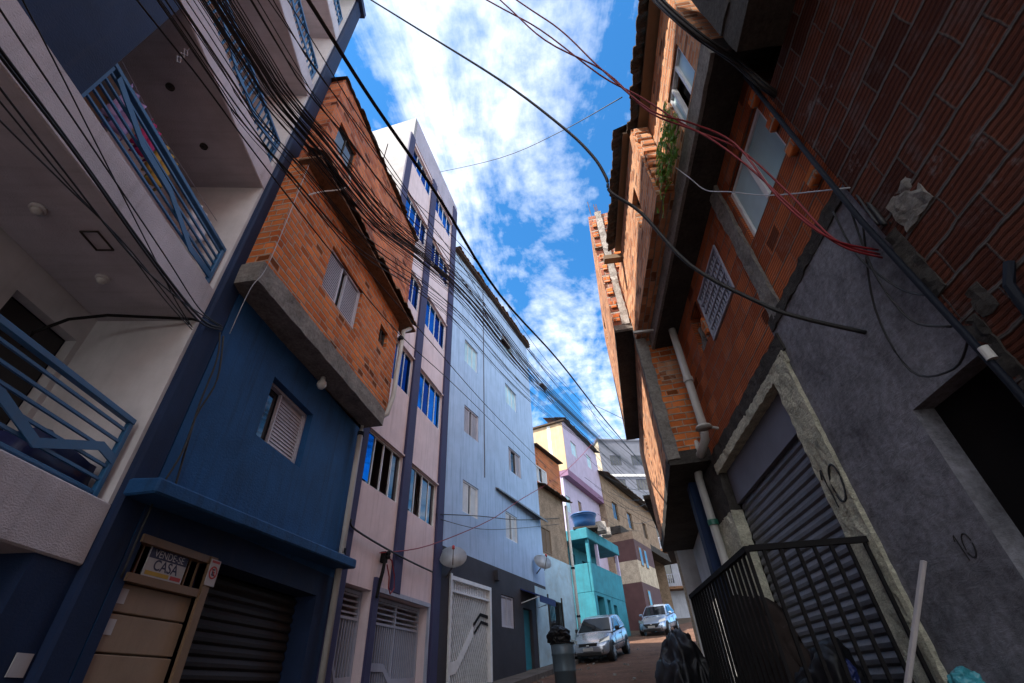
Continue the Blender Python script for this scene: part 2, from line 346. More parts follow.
def text(name, body, size, mat, parent, s, d, z, flip, bold=.0, tilt=0, ext=.002):
    """lettering standing on a wall: left wall (flip -1) reads along +s, right wall reads along -s"""
    cu = bpy.data.curves.new(name, 'FONT'); cu.body = body; cu.size = size; cu.align_x = 'CENTER'; cu.align_y = 'CENTER'; cu.extrude = ext; cu.offset = bold
    cu.materials.append(M[mat])
    o = bpy.data.objects.new(name, cu); COL.objects.link(o); o.parent = parent
    o.location = (s, d * flip, z)
    o.rotation_euler = (R(90), tilt, 0) if flip < 0 else Matrix(((-1, 0, 0), (0, 0, 1), (0, 1, 0))).to_euler()
    if flip > 0: o.rotation_euler = (Matrix(((-1, 0, 0), (0, 0, 1), (0, 1, 0))) @ Matrix.Rotation(tilt, 3, 'Z')).to_euler()
    bpy.context.view_layer.update()
    me = bpy.data.meshes.new_from_object(o.evaluated_get(bpy.context.evaluated_depsgraph_get()))
    q = bpy.data.objects.new(name, me); COL.objects.link(q); q.parent = parent; q.location = o.location; q.rotation_euler = o.rotation_euler
    bpy.data.objects.remove(o); q.name = name
    return q

# ------------------------------------------------------------------ windows and doors
def win_blue(par, s0, s1, z0, z1, d, F=-1, n=4, gl='blueglass', fr='alu', open_part=None, inner=True):
    m = MB(F); t = .022
    m.box(s0, s1, d, d + .04, z0, z0 + t); m.box(s0, s1, d, d + .04, z1 - t, z1)
    for k in range(n + 1):
        x = s0 + (s1 - s0 - t) * k / n; m.box(x, x + t, d + .004, d + .036, z0 + t, z1 - t)
    w = m.build('window', fr, par)
    for k in range(n):
        if open_part and k in open_part: continue
        a = s0 + (s1 - s0 - t) * k / n + t; b = s0 + (s1 - s0 - t) * (k + 1) / n
        MB(F).box(a, b, d + .012 - .004 * (k % 2), d + .02 - .004 * (k % 2), z0 + t, z1 - t).build('pane', 'blueglassdark' if gl == 'blueglass' and random.random() < .3 else gl, w)
    return w

def win_shutter(par, s0, s1, z0, z1, d, F=-1, gap=(.45, .55), mat='shutter', pitch=.045):
    m = MB(F); t = .035
    m.box(s0, s1, d, d + .06, z0, z0 + t); m.box(s0, s1, d, d + .06, z1 - t, z1); m.box(s0, s0 + t, d, d + .06, z0 + t, z1 - t); m.box(s1 - t, s1, d, d + .06, z0 + t, z1 - t)
    w = m.build('window', mat, par)
    L = s1 - s0
    for a, b in ((s0 + t, s0 + L * gap[0]), (s0 + L * gap[1], s1 - t)):
        if b - a < .05: continue
        q = MB(F); q.box(a, b, d + .008, d + .014, z0 + t, z1 - t)
        for e in (a, b - .025): q.box(e, e + .025, d + .016, d + .05, z0 + t, z1 - t)
        z = z0 + t + .01
        while z < z1 - t - pitch * .7:
            q.hexa([(a + .026, d + .018, z), (b - .026, d + .018, z), (b - .026, d + .042, z - .012), (a + .026, d + .042, z - .012), (a + .026, d + .018, z + pitch * .62), (b - .026, d + .018, z + pitch * .62), (b - .026, d + .03, z + pitch * .62), (a + .026, d + .03, z + pitch * .62)])
            z += pitch
        q.build('shutter', mat, w)
    if gap[1] - gap[0] > .02: MB(F).box(s0 + L * gap[0], s0 + L * gap[1], d - .02, d - .005, z0 + t, z1 - t).build('pane', 'glass', w)
    return w

def roller(par, name, s0, s1, z0, z1, d, F, mat, pitch=.085, depth=.03):
    m = MB(F); z = z1
    while z > z0:
        b = max(z - pitch, z0)
        m.quad((s0, d, z), (s1, d, z), (s1, d + depth, z - (z - b) * .45), (s0, d + depth, z - (z - b) * .45))
        m.quad((s0, d + depth, z - (z - b) * .45), (s1, d + depth, z - (z - b) * .45), (s1, d + depth * .9, z - (z - b) * .78), (s0, d + depth * .9, z - (z - b) * .78))
        m.quad((s0, d + depth * .9, z - (z - b) * .78), (s1, d + depth * .9, z - (z - b) * .78), (s1, d, b), (s0, d, b))
        z = b
    return m.build(name, mat, par)

def drain(par, pts, r=.05, F=-1, mat='pvc', rings=()):
    p = MB(F).tube(pts, r, 10).build('drain_pipe', mat, par, smooth=True)
    for c in rings: MB(F).lathe(c, [(r * 1.25, 0), (r * 1.25, .07)], 12).build('collar', 'conduit' if len(c) < 4 else c[3], p)
    return p

# ------------------------------------------------------------------ terrain
PROF = [(-60, -5), (0, 0), (13, 1.66), (18.6, 2.24), (26.5, 3.38), (40, 5.2), (60, 7.2), (400, 12)]
def gz(y):
    for (a, za), (b, zb) in zip(PROF, PROF[1:]):
        if y <= b: return za + (zb - za) * (y - a) / (b - a)
    return PROF[-1][1]

def sheet(name, xs, ys, dz, mat, kind='structure'):
    bm = bmesh.new(); uv = bm.loops.layers.uv.new('UVMap')
    g = [[bm.verts.new((x(y) if callable(x) else x, y, gz(y) + dz)) for x in xs] for y in ys]
    for a, b in zip(g, g[1:]):
        for i in range(len(xs) - 1): bm.faces.new((a[i], a[i + 1], b[i + 1], b[i]))
    for f in bm.faces:
        for lp in f.loops: lp[uv].uv = lp.vert.co.xy
    me = bpy.data.meshes.new(name); bm.to_mesh(me); bm.free(); me.materials.append(M[mat])
    o = bpy.data.objects.new(name, me); COL.objects.link(o); o['kind'] = kind
    return o
ys = [-60, -20, -8, -4, 0, 3, 6, 9, 11, 13, 15, 17, 18.6, 21, 24, 26.5, 30, 34, 40, 48, 60, 120, 400]
sheet('ground', [-400, -60, -12, 0, 12, 60, 400], ys, -.004, 'soil')
def lx(y):   # left edge of the carriageway, following the facades round the bend
    pts = [(-60, -1.0), (0, -2.4), (7, -2.6), (10.7, -2.2), (17, -.35), (20, .2), (24, 1.4), (28, 3.0), (32, 5.0), (36, 7.5), (44, 14), (60, 26)]
    for (a, xa), (b, xb) in zip(pts, pts[1:]):
        if y <= b: return xa + (xb - xa) * (y - a) / (b - a)
    return 26
def rx(y):
    pts = [(-60, 2.4), (0, 2.3), (7, 2.3), (12, 2.9), (20, 4.6), (30, 7.2), (36, 12), (44, 19), (60, 31)]
    for (a, xa), (b, xb) in zip(pts, pts[1:]):
        if y <= b: return xa + (xb - xa) * (y - a) / (b - a)
    return 31
ry = [-30 + k * 1.5 for k in range(57)]
sheet('road', [lx, lambda y: (lx(y) * 2 + rx(y)) / 3, lambda y: (lx(y) + rx(y) * 2) / 3, rx], ry, .004, 'asphalt')
# raised pavement strip in front of the left-hand houses
bm = bmesh.new(); uvl = bm.loops.layers.uv.new('UVMap'); prev = None
for y in [-20 + k for k in range(47)]:
    x = lx(y); z = gz(y)
    cur = [bm.verts.new(c) for c in ((x - 1.6, y, z + .12), (x, y, z + .12), (x, y, z - .05))]
    if prev:
        for i in (0, 1): bm.faces.new((prev[i], prev[i + 1], cur[i + 1], cur[i]))
    prev = cur
for f in bm.faces:
    for lp in f.loops: lp[uvl].uv = lp.vert.co.xy
me = bpy.data.meshes.new('pavement'); bm.to_mesh(me); bm.free(); me.materials.append(M['kerb'])
o = bpy.data.objects.new('pavement', me); COL.objects.link(o); o['kind'] = 'structure'

L = -1; RT = 1
def rail_flat(m, pts, d, w=.07, t=.012):
    for (a, za), (b, zb) in zip(pts, pts[1:]):
        m.hexa([(a, d, za - w / 2), (b, d, zb - w / 2), (b, d + t, zb - w / 2), (a, d + t, za - w / 2), (a, d, za + w / 2), (b, d, zb + w / 2), (b, d + t, zb + w / 2), (a, d + t, za + w / 2)])

# ---- 1. white apartment block with balconies (left, nearest)
b = thing('apartment_block', (-3.4, 3.08), -10, 'white textured apartment block with open balconies, blue railings and a navy corner pillar', 'building')
m = MB(L); m.wall(-8, 0, -1, 14.2, [(-.78, -.1, 2.86, 4.36, .1), (-1.9, -1.1, 5.08, 6.7, .1), (-1.6, -.9, 7.35, 8.9, .1)], d=-.95); m.shell(-8, .28, -1, 14.2, -.95, -7); m.build('wall', 'white_in', b)
for z0, z1 in ((2.43, 2.86), (4.65, 5.08), (6.89, 7.35), (9.45, 9.83), (11.85, 12.25)):
    MB(L).box(-8, 0, -.95, 0, z0, z1).build('balcony_slab', 'white', b, bevel=.012)
MB(L).box(-8, .34, -7, .12, 14.2, 14.42).build('roof', 'navy', b)
MB(L).box(-.04, 0, -.95, -.01, 2.86, 14.2).build('side_wall', 'white_in', b)
MB(L).box(.001, .29, -2, .05, -1, 14.2).build('pillar', 'navy', b, bevel=.02)
MB(L).box(-8, -2.0, -.14, -.015, 5.08, 6.89).build('screen_wall', 'navy', b)
MB(L).box(-8, -2.3, -.14, -.015, 7.35, 9.45).build('screen_wall', 'white', b)
MB(L).box(-.4, .0, -1.6, -.02, -1, 2.43).build('pier', 'navy', b)
roller(b, 'garage_door', -6, -.42, -.3, 2.4, -.45, L, 'rollerdark')
MB(L).box(-.76, -.12, -1.06, -1.04, 2.86, 4.34).build('door', 'doordark', b)
MB(L).box(-1.88, -1.12, -1.06, -1.04, 5.08, 6.68).build('door', 'door', b)
MB(L).box(-1.58, -.92, -1.06, -1.04, 7.35, 8.88).build('door', 'doordark', b)
def balcony_rail(s0, s1, z0, z1, nb, flats, vertical=False):
    m = MB(L); m.box(s0, s1, -.1, -.05, z1 - .05, z1).box(s0, s0 + .05, -.095, -.055, z0, z1 - .05).box(s1 - .05, s1, -.095, -.055, z0, z1 - .05).box(s0 + .05, s1 - .05, -.09, -.06, z0 + .03, z0 + .06)
    r = m.build('railing', 'railblue', b, bevel=.006)
    m = MB(L)
    if vertical:
        n = int((s1 - s0) / .09)
        for k in range(1, n): x = s0 + (s1 - s0) * k / n; m.box(x, x + .018, -.085, -.065, z0 + .06, z1 - .05)
    else:
        for k in range(1, nb + 1): z = z0 + .03 + (z1 - z0 - .05) * k / (nb + 1); m.box(s0 + .05, s1 - .05, -.085, -.065, z, z + .02)
    m.build('bars', 'railblue', r)
    m = MB(L); rail_flat(m, flats, -.062); m.build('ornament_strip', 'railblue', r)
balcony_rail(-4.5, -.1, 2.86, 3.52, 5, [(-3, 3.2), (-1.15, 3.14), (-.78, 3.0), (-.3, 3.2), (-.13, 3.16)])
balcony_rail(-2.0, -.06, 5.08, 5.68, 5, [(-1.9, 5.6), (-1.45, 5.42), (-1.0, 5.4), (-.5, 5.2), (-.1, 5.22)])
balcony_rail(-2.3, -.05, 7.35, 7.98, 4, [(-2.2, 7.9), (-1.2, 7.55), (-.6, 7.55), (-.1, 7.75)], True)
balcony_rail(-3, -.05, 9.83, 10.5, 4, [(-2, 10.4), (-1, 10.1), (-.1, 10.2)], True)
balcony_rail(-3, -.05, 12.25, 12.9, 4, [(-2, 12.8), (-1, 12.5), (-.1, 12.6)], True)
for s in (-1.36, -.63):
    q = MB(L).lathe((s, -.52, 4.65), [(.052, -.001), (.056, -.02), (.038, -.025)], 20).build('ceiling_light', 'white_in', b, smooth=True); MB(L).lathe((s, -.52, 4.62), [(.038, .005), (.034, -.02), (.016, -.034), (.001, -.036)], 16).build('globe', 'bulb', q, smooth=True)
for s, d in ((-1.27, -.5), (-.6, -.47)):
    q = MB(L).lathe((s, d, 6.89), [(.042, -.001), (.042, -.02), (.03, -.02)], 20).build('downlight', 'concdark', b); MB(L).lathe((s, d, 6.885), [(.028, 0), (.022, -.025), (.001, -.028)], 14).build('bulb', 'trim', q, smooth=True)
m = MB(L); s, d = -1.05, -.3
for a0, a1, b0, b1 in ((-.1, .1, -.07, -.062), (-.1, .1, .062, .07), (-.1, -.092, -.062, .062), (.092, .1, -.062, .062)): m.box(s + a0, s + a1, d + b0, d + b1, 4.635, 4.649)
m.build('hatch_frame', 'concdark', b)
MB(L).tube([(-.55, -.85, 3.95), (-.55, -.85, 4.1), (-.42, -.8, 4.35), (-.3, -.62, 4.5), (-.1, -.02, 4.62), (-.06, .02, 4.63)], .014, 8).build('conduit', 'black', b, smooth=True)

# laundry and small things on the balconies
def cloth(label, s, d, z, w, h, mat, seed):
    random.seed(seed); m = MB(L); n = 10; g = []
    for i in range(n + 1):
        g.append([m.v((s + w * i / n, d + .025 * math.sin(i * 1.7 + seed + j * .5) + .01 * j * math.sin(i), z - h * j / 6 - .01 * math.sin(i * 2.1))) for j in range(7)])
    for i in range(n):
        for j in range(6): m.bm.faces.new((g[i][j], g[i + 1][j], g[i + 1][j + 1], g[i][j + 1]))
    o = m.build('hanging_laundry', mat, None, smooth=True)
    o.location = (-3.4, 3.08, 0); o.rotation_euler = (0, 0, R(100))
    sm = o.modifiers.new('thickness', 'SOLIDIFY'); sm.thickness = .006
    tag(o, label, 'laundry', 'laundry drying on the balcony')
cloth('lilac striped cloth hanging first on the balcony line, beside the navy wall', -1.62, -.38, 6.15, .26, .55, 'lilaccl', 1)
cloth('magenta cloth hanging in the middle of the balcony line', -1.32, -.34, 6.1, .2, .42, 'pinkcl', 2)
cloth('yellow cloth hanging between the magenta cloth and the white towel', -1.08, -.36, 6.12, .24, .5, 'yellowcl', 3)
cloth('white towel hanging at the far end of the balcony line', -.42, -.32, 6.05, .28, .4, 'whitecl', 4)
o = MB(L).tube([(-2.0, -.36, 6.2), (-1.2, -.36, 6.13), (-.05, -.34, 6.2)], .005, 5).build('clothes_line', 'whitecable'); o.location = (-3.4, 3.08, 0); o.rotation_euler = (0, 0, R(100)); tag(o, 'thin clothes line strung across the upper balcony', 'clothes line')
m = MB(L)
for k in range(3):
    z = 6.8 - k * .085; m.tube([(-1.66, -.1, z), (-1.63, -.1, z - .04), (-1.66, -.1, z - .085), (-1.69, -.1, z - .04), (-1.66, -.1, z)], .006, 5)
m.tube([(-1.66, -.1, 6.89), (-1.66, -.1, 6.8)], .004, 5)
o = m.build('hanging_ornament', 'whitecable'); o.location = (-3.4, 3.08, 0); o.rotation_euler = (0, 0, R(100)); tag(o, 'white looped chain ornament hanging from the balcony ceiling', 'ornament')
m = MB(L).rough(-.75, -.1, -.6, -.15, 2.87, 3.12, .05, .1, 5); o = m.build('folded_tarpaulin', 'tarp', smooth=True); o.location = (-3.4, 3.08, 0); o.rotation_euler = (0, 0, R(100)); tag(o, 'navy tarpaulin bundled on the lower balcony floor', 'tarpaulin')
o = MB(L).box(-.16, -.03, -.018, -.012, 1.8, 1.92).build('paper_notice', 'paper'); o.location = (-3.4, 3.08, 0); o.rotation_euler = (0, 0, R(100)); tag(o, 'small white paper stuck on the navy garage pier', 'notice')

# ---- 2. blue house with raw brick storeys
b = thing('brick_topped_house', (-3.4, 3.37), 0, 'dark blue house with two orange brick storeys overhanging above it', 'building')
m = MB(L); m.wall(.0, 3.7, -1, 3.0, [(.1, .9, -1, 2.72, .1), (.96, 3.08, -1, 2.72, .3)], d=0); m.build('ground_floor_wall', 'navy', b)
m = MB(L); m.wall(.0, 3.7, 3.0, 5.35, [(.99, 2.0, 4.05, 4.84, .16)], d=0); m.shell(0, 3.7, -1, 10.6, 0, -6); m.build('wall', 'blue', b)
m = MB(L); m.hexa([(-.28, .0, 2.93), (3.5, .0, 3.1), (3.5, .3, 3.1), (-.28, .3, 2.93), (-.28, .0, 3.07), (3.5, .0, 3.24), (3.5, .3, 3.22), (-.28, .3, 3.05)]); m.build('canopy', 'blue', b, bevel=.015)
w = win_shutter(b, .995, 1.995, 4.055, 4.835, -.15, L, gap=(0.03, .36)); w['label'] = 'half open shutter window'
q = MB(L).lathe((1.77, .16, 5.3), [(.035, 0), (.035, -.05), (.06, -.08), (.07, -.13), (.04, -.18), (.001, -.19)], 14).build('porch_lamp', 'bulb', b, smooth=True)
# gate with transom, garage
m = MB(L); m.box(.9, .99, -.06, .03, -1, 2.74).box(.08, .9, -.06, .02, 2.68, 2.74).box(.08, .9, -.06, .02, 2.4, 2.46); dr = m.build('door_frame', 'doorframe', b)
m = MB(L); zz = [-1, .9, 1.5, 1.95, 2.2, 2.4]
for a, c in zip(zz, zz[1:]): m.box(.1, .9, -.07, -.035, a + .006, c - .006)
m.box(.1, .9, -.09, -.075, -1, 2.4); m.build('door', 'door', b, bevel=.006)
m = MB(L)
for k in range(7): x = .17 + k * .11; m.box(x, x + .015, -.05, -.035, 2.46, 2.68)
m.build('transom_grille', 'doorframe', b)
roller(b, 'garage_door', .98, 3.06, -.5, 2.7, -.28, L, 'rollerdark', .1)
# overhanging brick storeys, swung two degrees out over the street
up = []
def ub(mb, name, mat, **k):
    o = mb.build(name, mat, b, **k); o.location = (-.07, -.3, 0); o.rotation_euler = (0, 0, R(-2)); up.append(o); return o
ub(MB(L).rough(-.1, 3.5, -.34, .02, 5.33, 5.63, .012, .1), 'slab_beam', 'conc')
m = MB(L); m.wall(-.05, 3.62, 5.63, 7.95, [(.98, 2.05, 6.28, 7.14, .12), (2.86, 3.2, 6.72, 7.12, .1)], d=0); m.shell(-.05, 3.62, 5.63, 7.95, 0, -1); ub(m, 'brick_wall', 'brickA')
for a, z0, z1 in ((.0, 9.0, 9.65),):
    m = MB(L); m.wall(.05, 3.95, 7.95, 10.7, [(.3, .92, 8.95, 9.62, .12)], d=-.02); m.shell(.05, 3.95, 7.95, 10.7, -.02, -5.5); ub(m, 'upper_brick_wall', 'brickA2')
ub(MB(L).corrugated(-.12, 3.95, -.15, 8.2, .3, 7.78, .2, .05, 2), 'roof_eave', 'tileo')
ub(MB(L).box(-.12, 3.95, -.1, .24, 7.72, 7.76), 'eave_board', 'tileo')
ub(MB(L).corrugated(-.0, 3.98, -.6, 10.82, .05, 10.7, .2, .035, 2), 'roof', 'tile')
w = win_shutter(b, .985, 2.045, 6.285, 7.135, -.1, L, gap=(.43, .55)); w.location = (-.07, -.3, 0); w.rotation_euler = (0, 0, R(-2)); w['label'] = 'pale shutter window in raw brick'
for args in ((2.865, 3.195, 6.725, 7.115, -.09), (.305, .915, 8.955, 9.615, -.1)):
    w = win_blue(b, *args, L, n=2, gl='glass', fr='concdark'); w.location = (-.07, -.3, 0); w.rotation_euler = (0, 0, R(-2))
drain(b, [(3.75, .62, 8.0), (3.72, .6, 7.7), (3.6, .52, 7.55), (3.56, .5, 6.0), (3.5, .45, 5.6), (3.4, .25, 5.42), (3.36, .1, 5.38), (3.36, .09, 5.2), (3.46, .09, 1)], .045, L, rings=[(3.37, .09, 5.15), (3.56, .5, 7.3), (3.42, .09, 3.3)])
# sale sign, parking sign, notices
def on_bh(o): o.location = (-3.4, 3.37, 0); o.rotation_euler = (0, 0, R(90)); return o
sg = thing('sale_sign', (-3.4, 3.37), 0, 'small white and navy for sale sign reading VENDE-SE CASA behind the gate bars', 'sign')
MB(L).box(.24, .68, -.03, -.02, 2.47, 2.685).build('board', 'paper', sg)
MB(L).box(.245, .675, -.0195, -.017, 2.605, 2.68).build('banner', 'ink', sg)
text('lettering', 'VENDE-SE', .078, 'paper', sg, .46, -.0168, 2.641, L, .0, ext=.0003)
text('lettering', 'CASA', .112, 'ink', sg, .46, -.0195, 2.558, L, .0015, ext=.0003)
MB(L).box(.26, .52, -.0195, -.018, 2.482, 2.512).build('strip', 'signyellow', sg); MB(L).box(.54, .66, -.0195, -.018, 2.482, 2.512).build('strip', 'signred', sg)
sg = thing('parking_sign', (-3.4, 3.37), 0, 'small white no parking plate with a red ringed E on the tan door post', 'sign')
MB(L).box(.895, 1.03, .034, .04, 2.5, 2.72).build('board', 'paper', sg)
m = MB(L); n = 28
for k in range(n):
    a0, a1 = 2 * math.pi * k / n, 2 * math.pi * (k + 1) / n
    P = lambda a, r, d: (.9625 + r * math.cos(a), d, 2.61 + r * math.sin(a))
    m.hexa([P(a0, .042, .0405), P(a1, .042, .0405), P(a1, .042, .043), P(a0, .042, .043), P(a0, .055, .0405), P(a1, .055, .0405), P(a1, .055, .043), P(a0, .055, .043)])
m.build('red_ring', 'signred', sg)
text('lettering', 'E', .075, 'ink', sg, .9625, .0405, 2.61, L, .002)
rail = MB(L); rail_flat(rail, [(.93, 2.642), (.995, 2.578)], .0435, .012, .002); rail.build('slash', 'signred', sg)
MB(L).box(.91, 1.015, .0405, .042, 2.69, 2.71).build('strip', 'signred', sg)
o = on_bh(MB(L).box(.13, .2, -.034, -.03, 2.26, 2.36).build('paper_notice', 'paper')); tag(o, 'upper of the two small paper notices on the cream door', 'notice')
o = on_bh(MB(L).box(.13, .2, -.034, -.03, 2.06, 2.16).build('paper_notice', 'paper')); tag(o, 'lower of the two small paper notices on the cream door', 'notice')

# dark mesh dish on the brick top
t = thing('mesh_dish', (-3.3, 4.75, 10.72), 6, 'dark blue mesh satellite dish at the roof edge of the brick house', 'satellite dish')
m = MB(L).lathe((0, .1, .05), [(.001, -.1), (.2, -.085), (.38, -.03), (.46, .02)], 28, 'y'); m.build('reflector', 'tank', t, smooth=True)
m = MB(L); n = 28
m.tube([(.46 * math.cos(2 * math.pi * k / n), .12, .05 + .46 * math.sin(2 * math.pi * k / n)) for k in range(n + 1)], .014, 6); m.build('rim', 'black', t)
MB(L).tube([(0, 0, .05), (0, -.25, -.1), (0, -.3, -.45)], .02).build('mount', 'black', t); MB(L).tube([(.46, .12, .05), (0, .5, .05)], .01).build('arm', 'tin', t)

# ---- 3. pink building with blue windows
b = thing('pink_apartment_house', (-3.4, 7.15), 8, 'tall pink house with rows of blue windows and dark violet pilasters', 'building')
rows = [(4.57, 5.52), (6.95, 7.96), (9.45, 10.4), (11.95, 12.85), (14.38, 15.2)]
cols = [(.03, 1.4), (1.78, 3.18)]
holes = [(c0, c1, z0, z1, .08) for z0, z1 in rows for c0, c1 in cols] + [(-.0, .85, -1, 3.0, .25), (1.05, 3.06, -1, 3.0, .25)]
m = MB(L); m.wall(0, 3.6, -1, 15.5, holes, d=0); m.shell(0, 3.6, -1, 16.6, 0, -7); m.build('wall', 'pink', b)
MB(L).box(-.0, 3.62, -.1, .02, 15.5, 16.72).build('parapet', 'parapet', b); MB(L).box(-.12, -.003, -7, .01, -1, 16.72).build('gable_wall', 'sidegrey', b)
for s0, s1 in ((-.3, -.0), (1.42, 1.75), (3.22, 3.58)): MB(L).box(s0, s1, .001, .06, 3.05 if s0 < 3 and s0 > 0 else -1, 15.5 if s0 < 3 else 16.4).build('pilaster', 'violet', b, bevel=.01)
MB(L).box(.87, 1.03, -.1, .05, -1, 3.2).build('pilaster', 'violet', b)
for i, (z0, z1) in enumerate(rows):
    for j, (c0, c1) in enumerate(cols):
        if i == 0:
            op = {1, 2} if j == 0 else {1}
            w = win_blue(b, c0, c1, z0, z1, -.07, L, 4, gl='glass', open_part=op)
            w['label'] = 'open window with a curtain'
            MB(L).box(c0 + .34, c0 + .46, -.14, -.12, z0, z1).build('curtain', 'curtain', w)
            MB(L).box(c0 + .01, c0 + .26, -.03, -.025, z0 + .05, z1 - .03).build('sash', 'blueglass' if j == 0 else 'glass', w)
        else: win_blue(b, c0, c1, z0, z1, -.06, L, 4)
        MB(L).box(c0 - .02, c1 + .02, .001, .05, z1 + .01, z1 + .04).build('lintel_drip', 'pink', b)
def bar_gate(par, name, s0, s1, z1, zmid, d, mat):
    m = MB(L); t = .05
    m.box(s0, s0 + t, d, d + .05, -.5, z1).box(s1 - t, s1, d, d + .05, -.5, z1).box(s0 + t, s1 - t, d, d + .05, z1 - t, z1).box(s0 + t, s1 - t, d, d + .05, zmid, zmid + .035)
    n = 3 if s1 - s0 > 1.5 else 1
    if n > 1: m.box((s0 + s1) / 2 - .02, (s0 + s1) / 2 + .02, d, d + .05, -.5, z1 - t)
    g = m.build(name, mat, par)
    m = MB(L)
    for k in range(1, 5): z = zmid + (z1 - zmid) * k / 5; m.box(s0 + t, s1 - t, d + .01, d + .035, z, z + .025)
    m.build('louvre_bars', mat, g)
    m = MB(L); k = s0 + t + .05
    while k < s1 - t: m.box(k, k + .022, d + .012, d + .034, .3, zmid); k += .075
    m.build('upright_bars', mat, g)
    m = MB(L); a = s0 + t; w = s1 - s0 - 2 * t
    rail_flat(m, [(a, 2.0), (a + w * .35, 2.0), (a + w * .5, 1.8), (a + w, 1.82)], d + .037, .11); m.build('ornament_strip', mat, g)
    return g
bar_gate(b, 'gate', .02, .84, 2.98, 2.58, -.2, 'grate'); bar_gate(b, 'gate', 1.08, 3.04, 2.98, 2.58, -.2, 'grate')
m = MB(L); m.box(1.0, 3.12, .001, .05, 3.0, 3.07).box(3.06, 3.12, .001, .05, -1, 3.0); m.build('gate_frame', 'grate', b)
t = thing('service_entry', (-3.4, 7.15), 8, 'black electric service clamp with looping cables on the pink wall', 'cable clamp')
MB(L).box(1.0, 1.1, .002, .09, 3.45, 3.62).build('bracket', 'black', t); MB(L).lathe((1.05, .12, 3.5), [(.03, 0), (.045, .03), (.03, .06), (.045, .09), (.03, .12)], 12).build('insulator', 'black', t)
MB(L).tube([(1.05, .1, 3.55), (1.2, .12, 3.5), (1.38, .1, 3.3), (1.42, .1, 3.1), (1.3, .1, 3.0), (1.22, .1, 3.08), (1.2, .1, 3.25), (1.08, .1, 3.42)], .012).build('cable_loop', 'redcable', t); MB(L).tube([(1.03, .08, 3.5), (1.0, .08, 3.3), (.97, .06, 3.1), (.93, .06, 2.9)], .03).build('riser', 'black', t)

# ---- 4. light blue house
b = thing('light_blue_house', (-2.90, 10.72), 17, 'tall light blue house over a charcoal ground floor with a patterned gate', 'building')
W4 = [(.95, 1.86, 7.55, 8.42, 's'), (4.05, 5.1, 7.47, 8.33, 'g'), (.95, 1.84, 5.3, 6.14, 's'), (3.6, 4.5, 5.22, 6.02, 's'), (.9, 1.8, 9.98, 10.86, 'l'), (4.0, 5.05, 10.05, 10.9, 'l'), (3.9, 4.9, 12.55, 13.2, 'l')]
m = MB(L); m.wall(0, 6.65, 4.3, 14.3, [(*w[:4], .1) for w in W4], d=0); m.shell(0, 6.65, -1, 14.3, 0, -7); m.build('wall', 'lightblue', b)
m = MB(L); m.wall(0.02, 6.6, -1, 4.3, [(.42, 2.46, -1, 3.74, .2), (3.12, 3.95, 2.93, 3.68, .1), (4.6, 5.25, -1, 3.5, .15)], d=.01); m.build('ground_floor_wall', 'blackbase', b)
MB(L).box(5.6, 6.62, .012, .03, -1, 4.2).build('pale_wall_panel', 'palebase', b)
MB(L).box(-.02, 6.72, -.3, .16, 14.3, 14.36).build('roof', 'tile', b); MB(L).corrugated(0, 6.7, -.2, 14.44, .2, 14.37, .2, .04, 1).build('roof_tiles', 'tileo', b)
MB(L).box(2.2, 2.23, .001, .02, 6.6, 14.2).build('wall_cable', 'greyb', b)
for a, c, z0, z1, k in W4:
    if k == 's': win_shutter(b, a, c, z0, z1, -.09, L, gap=(.42, .58), mat='alu' if z1 < 7 else 'shutter')
    elif k == 'g': win_shutter(b, a, c, z0, z1, -.09, L, gap=(.25, .65))
    else: win_blue(b, a, c, z0, z1, -.09, L, 3, gl='frost')
m = MB(L); m.hexa([(2.95, .001, 6.5), (6.62, .001, 6.5), (6.62, .3, 6.32), (2.95, .1, 6.46), (2.95, .001, 6.54), (6.62, .001, 6.54), (6.62, .3, 6.38), (2.95, .1, 6.5)]); m.build('tin_awning', 'tin', b)
g = MB(L).box(.42, .5, -.1, .05, -1, 3.78).box(2.38, 2.46, -.1, .05, -1, 3.74).box(.5, 2.38, -.1, .05, 3.66, 3.74).box(.5, 2.38, -.1, .03, 3.42, 3.46).build('gate', 'alu', b)
m = MB(L); k = .55
while k < 2.36: m.box(k, k + .05, -.08, -.03, 3.46, 3.66); k += .09
m.build('upright_bars', 'alu', g)
m = MB(L); z = 1.0
for k in range(34):   # slanting bars
    s = .5 + k * .095 - 1.3; z0, z1 = 1.0, 3.42; a, c = s, s + 1.3
    if c < .52 or a > 2.36: continue
    if a < .5: z0 = 1.0 + (.5 - a) / 1.3 * 2.42; a = .5
    if c > 2.38: z1 = 1.0 + (2.38 - s) / 1.3 * 2.42; c = 2.38
    m.hexa([(2.88 - a, -.06, z0), (2.88 - a - .035, -.06, z0), (2.88 - a - .035, -.03, z0), (2.88 - a, -.03, z0), (2.88 - c, -.06, z1), (2.88 - c - .035, -.06, z1), (2.88 - c - .035, -.03, z1), (2.88 - c, -.03, z1)])
m.build('slanting_bars', 'alu', g)
m = MB(L); rail_flat(m, [(.5, 2.0), (.85, 2.05), (1.6, 2.75)], -.025, .22); m.build('ornament_strip', 'alu', g)
m = MB(L); rail_flat(m, [(1.6, 2.85), (1.95, 3.1), (2.36, 3.08)], -.02, .07); rail_flat(m, [(1.65, 2.7), (2.0, 2.95), (2.36, 2.92)], -.02, .06); m.build('dark_strip', 'black', g)
MB(L).box(.52, 2.36, -.19, -.17, -1, 3.42).build('backing', 'concdark', g)
win_shutter(b, 3.13, 3.94, 2.94, 3.67, -.08, L, gap=(.48, .52))
MB(L).box(4.62, 5.23, -.12, -.08, -1, 3.48).build('door', 'turq', b)
MB(L).box(2.72, 2.9, .012, .12, 3.95, 4.2).build('meter_box', 'blackbase', b)
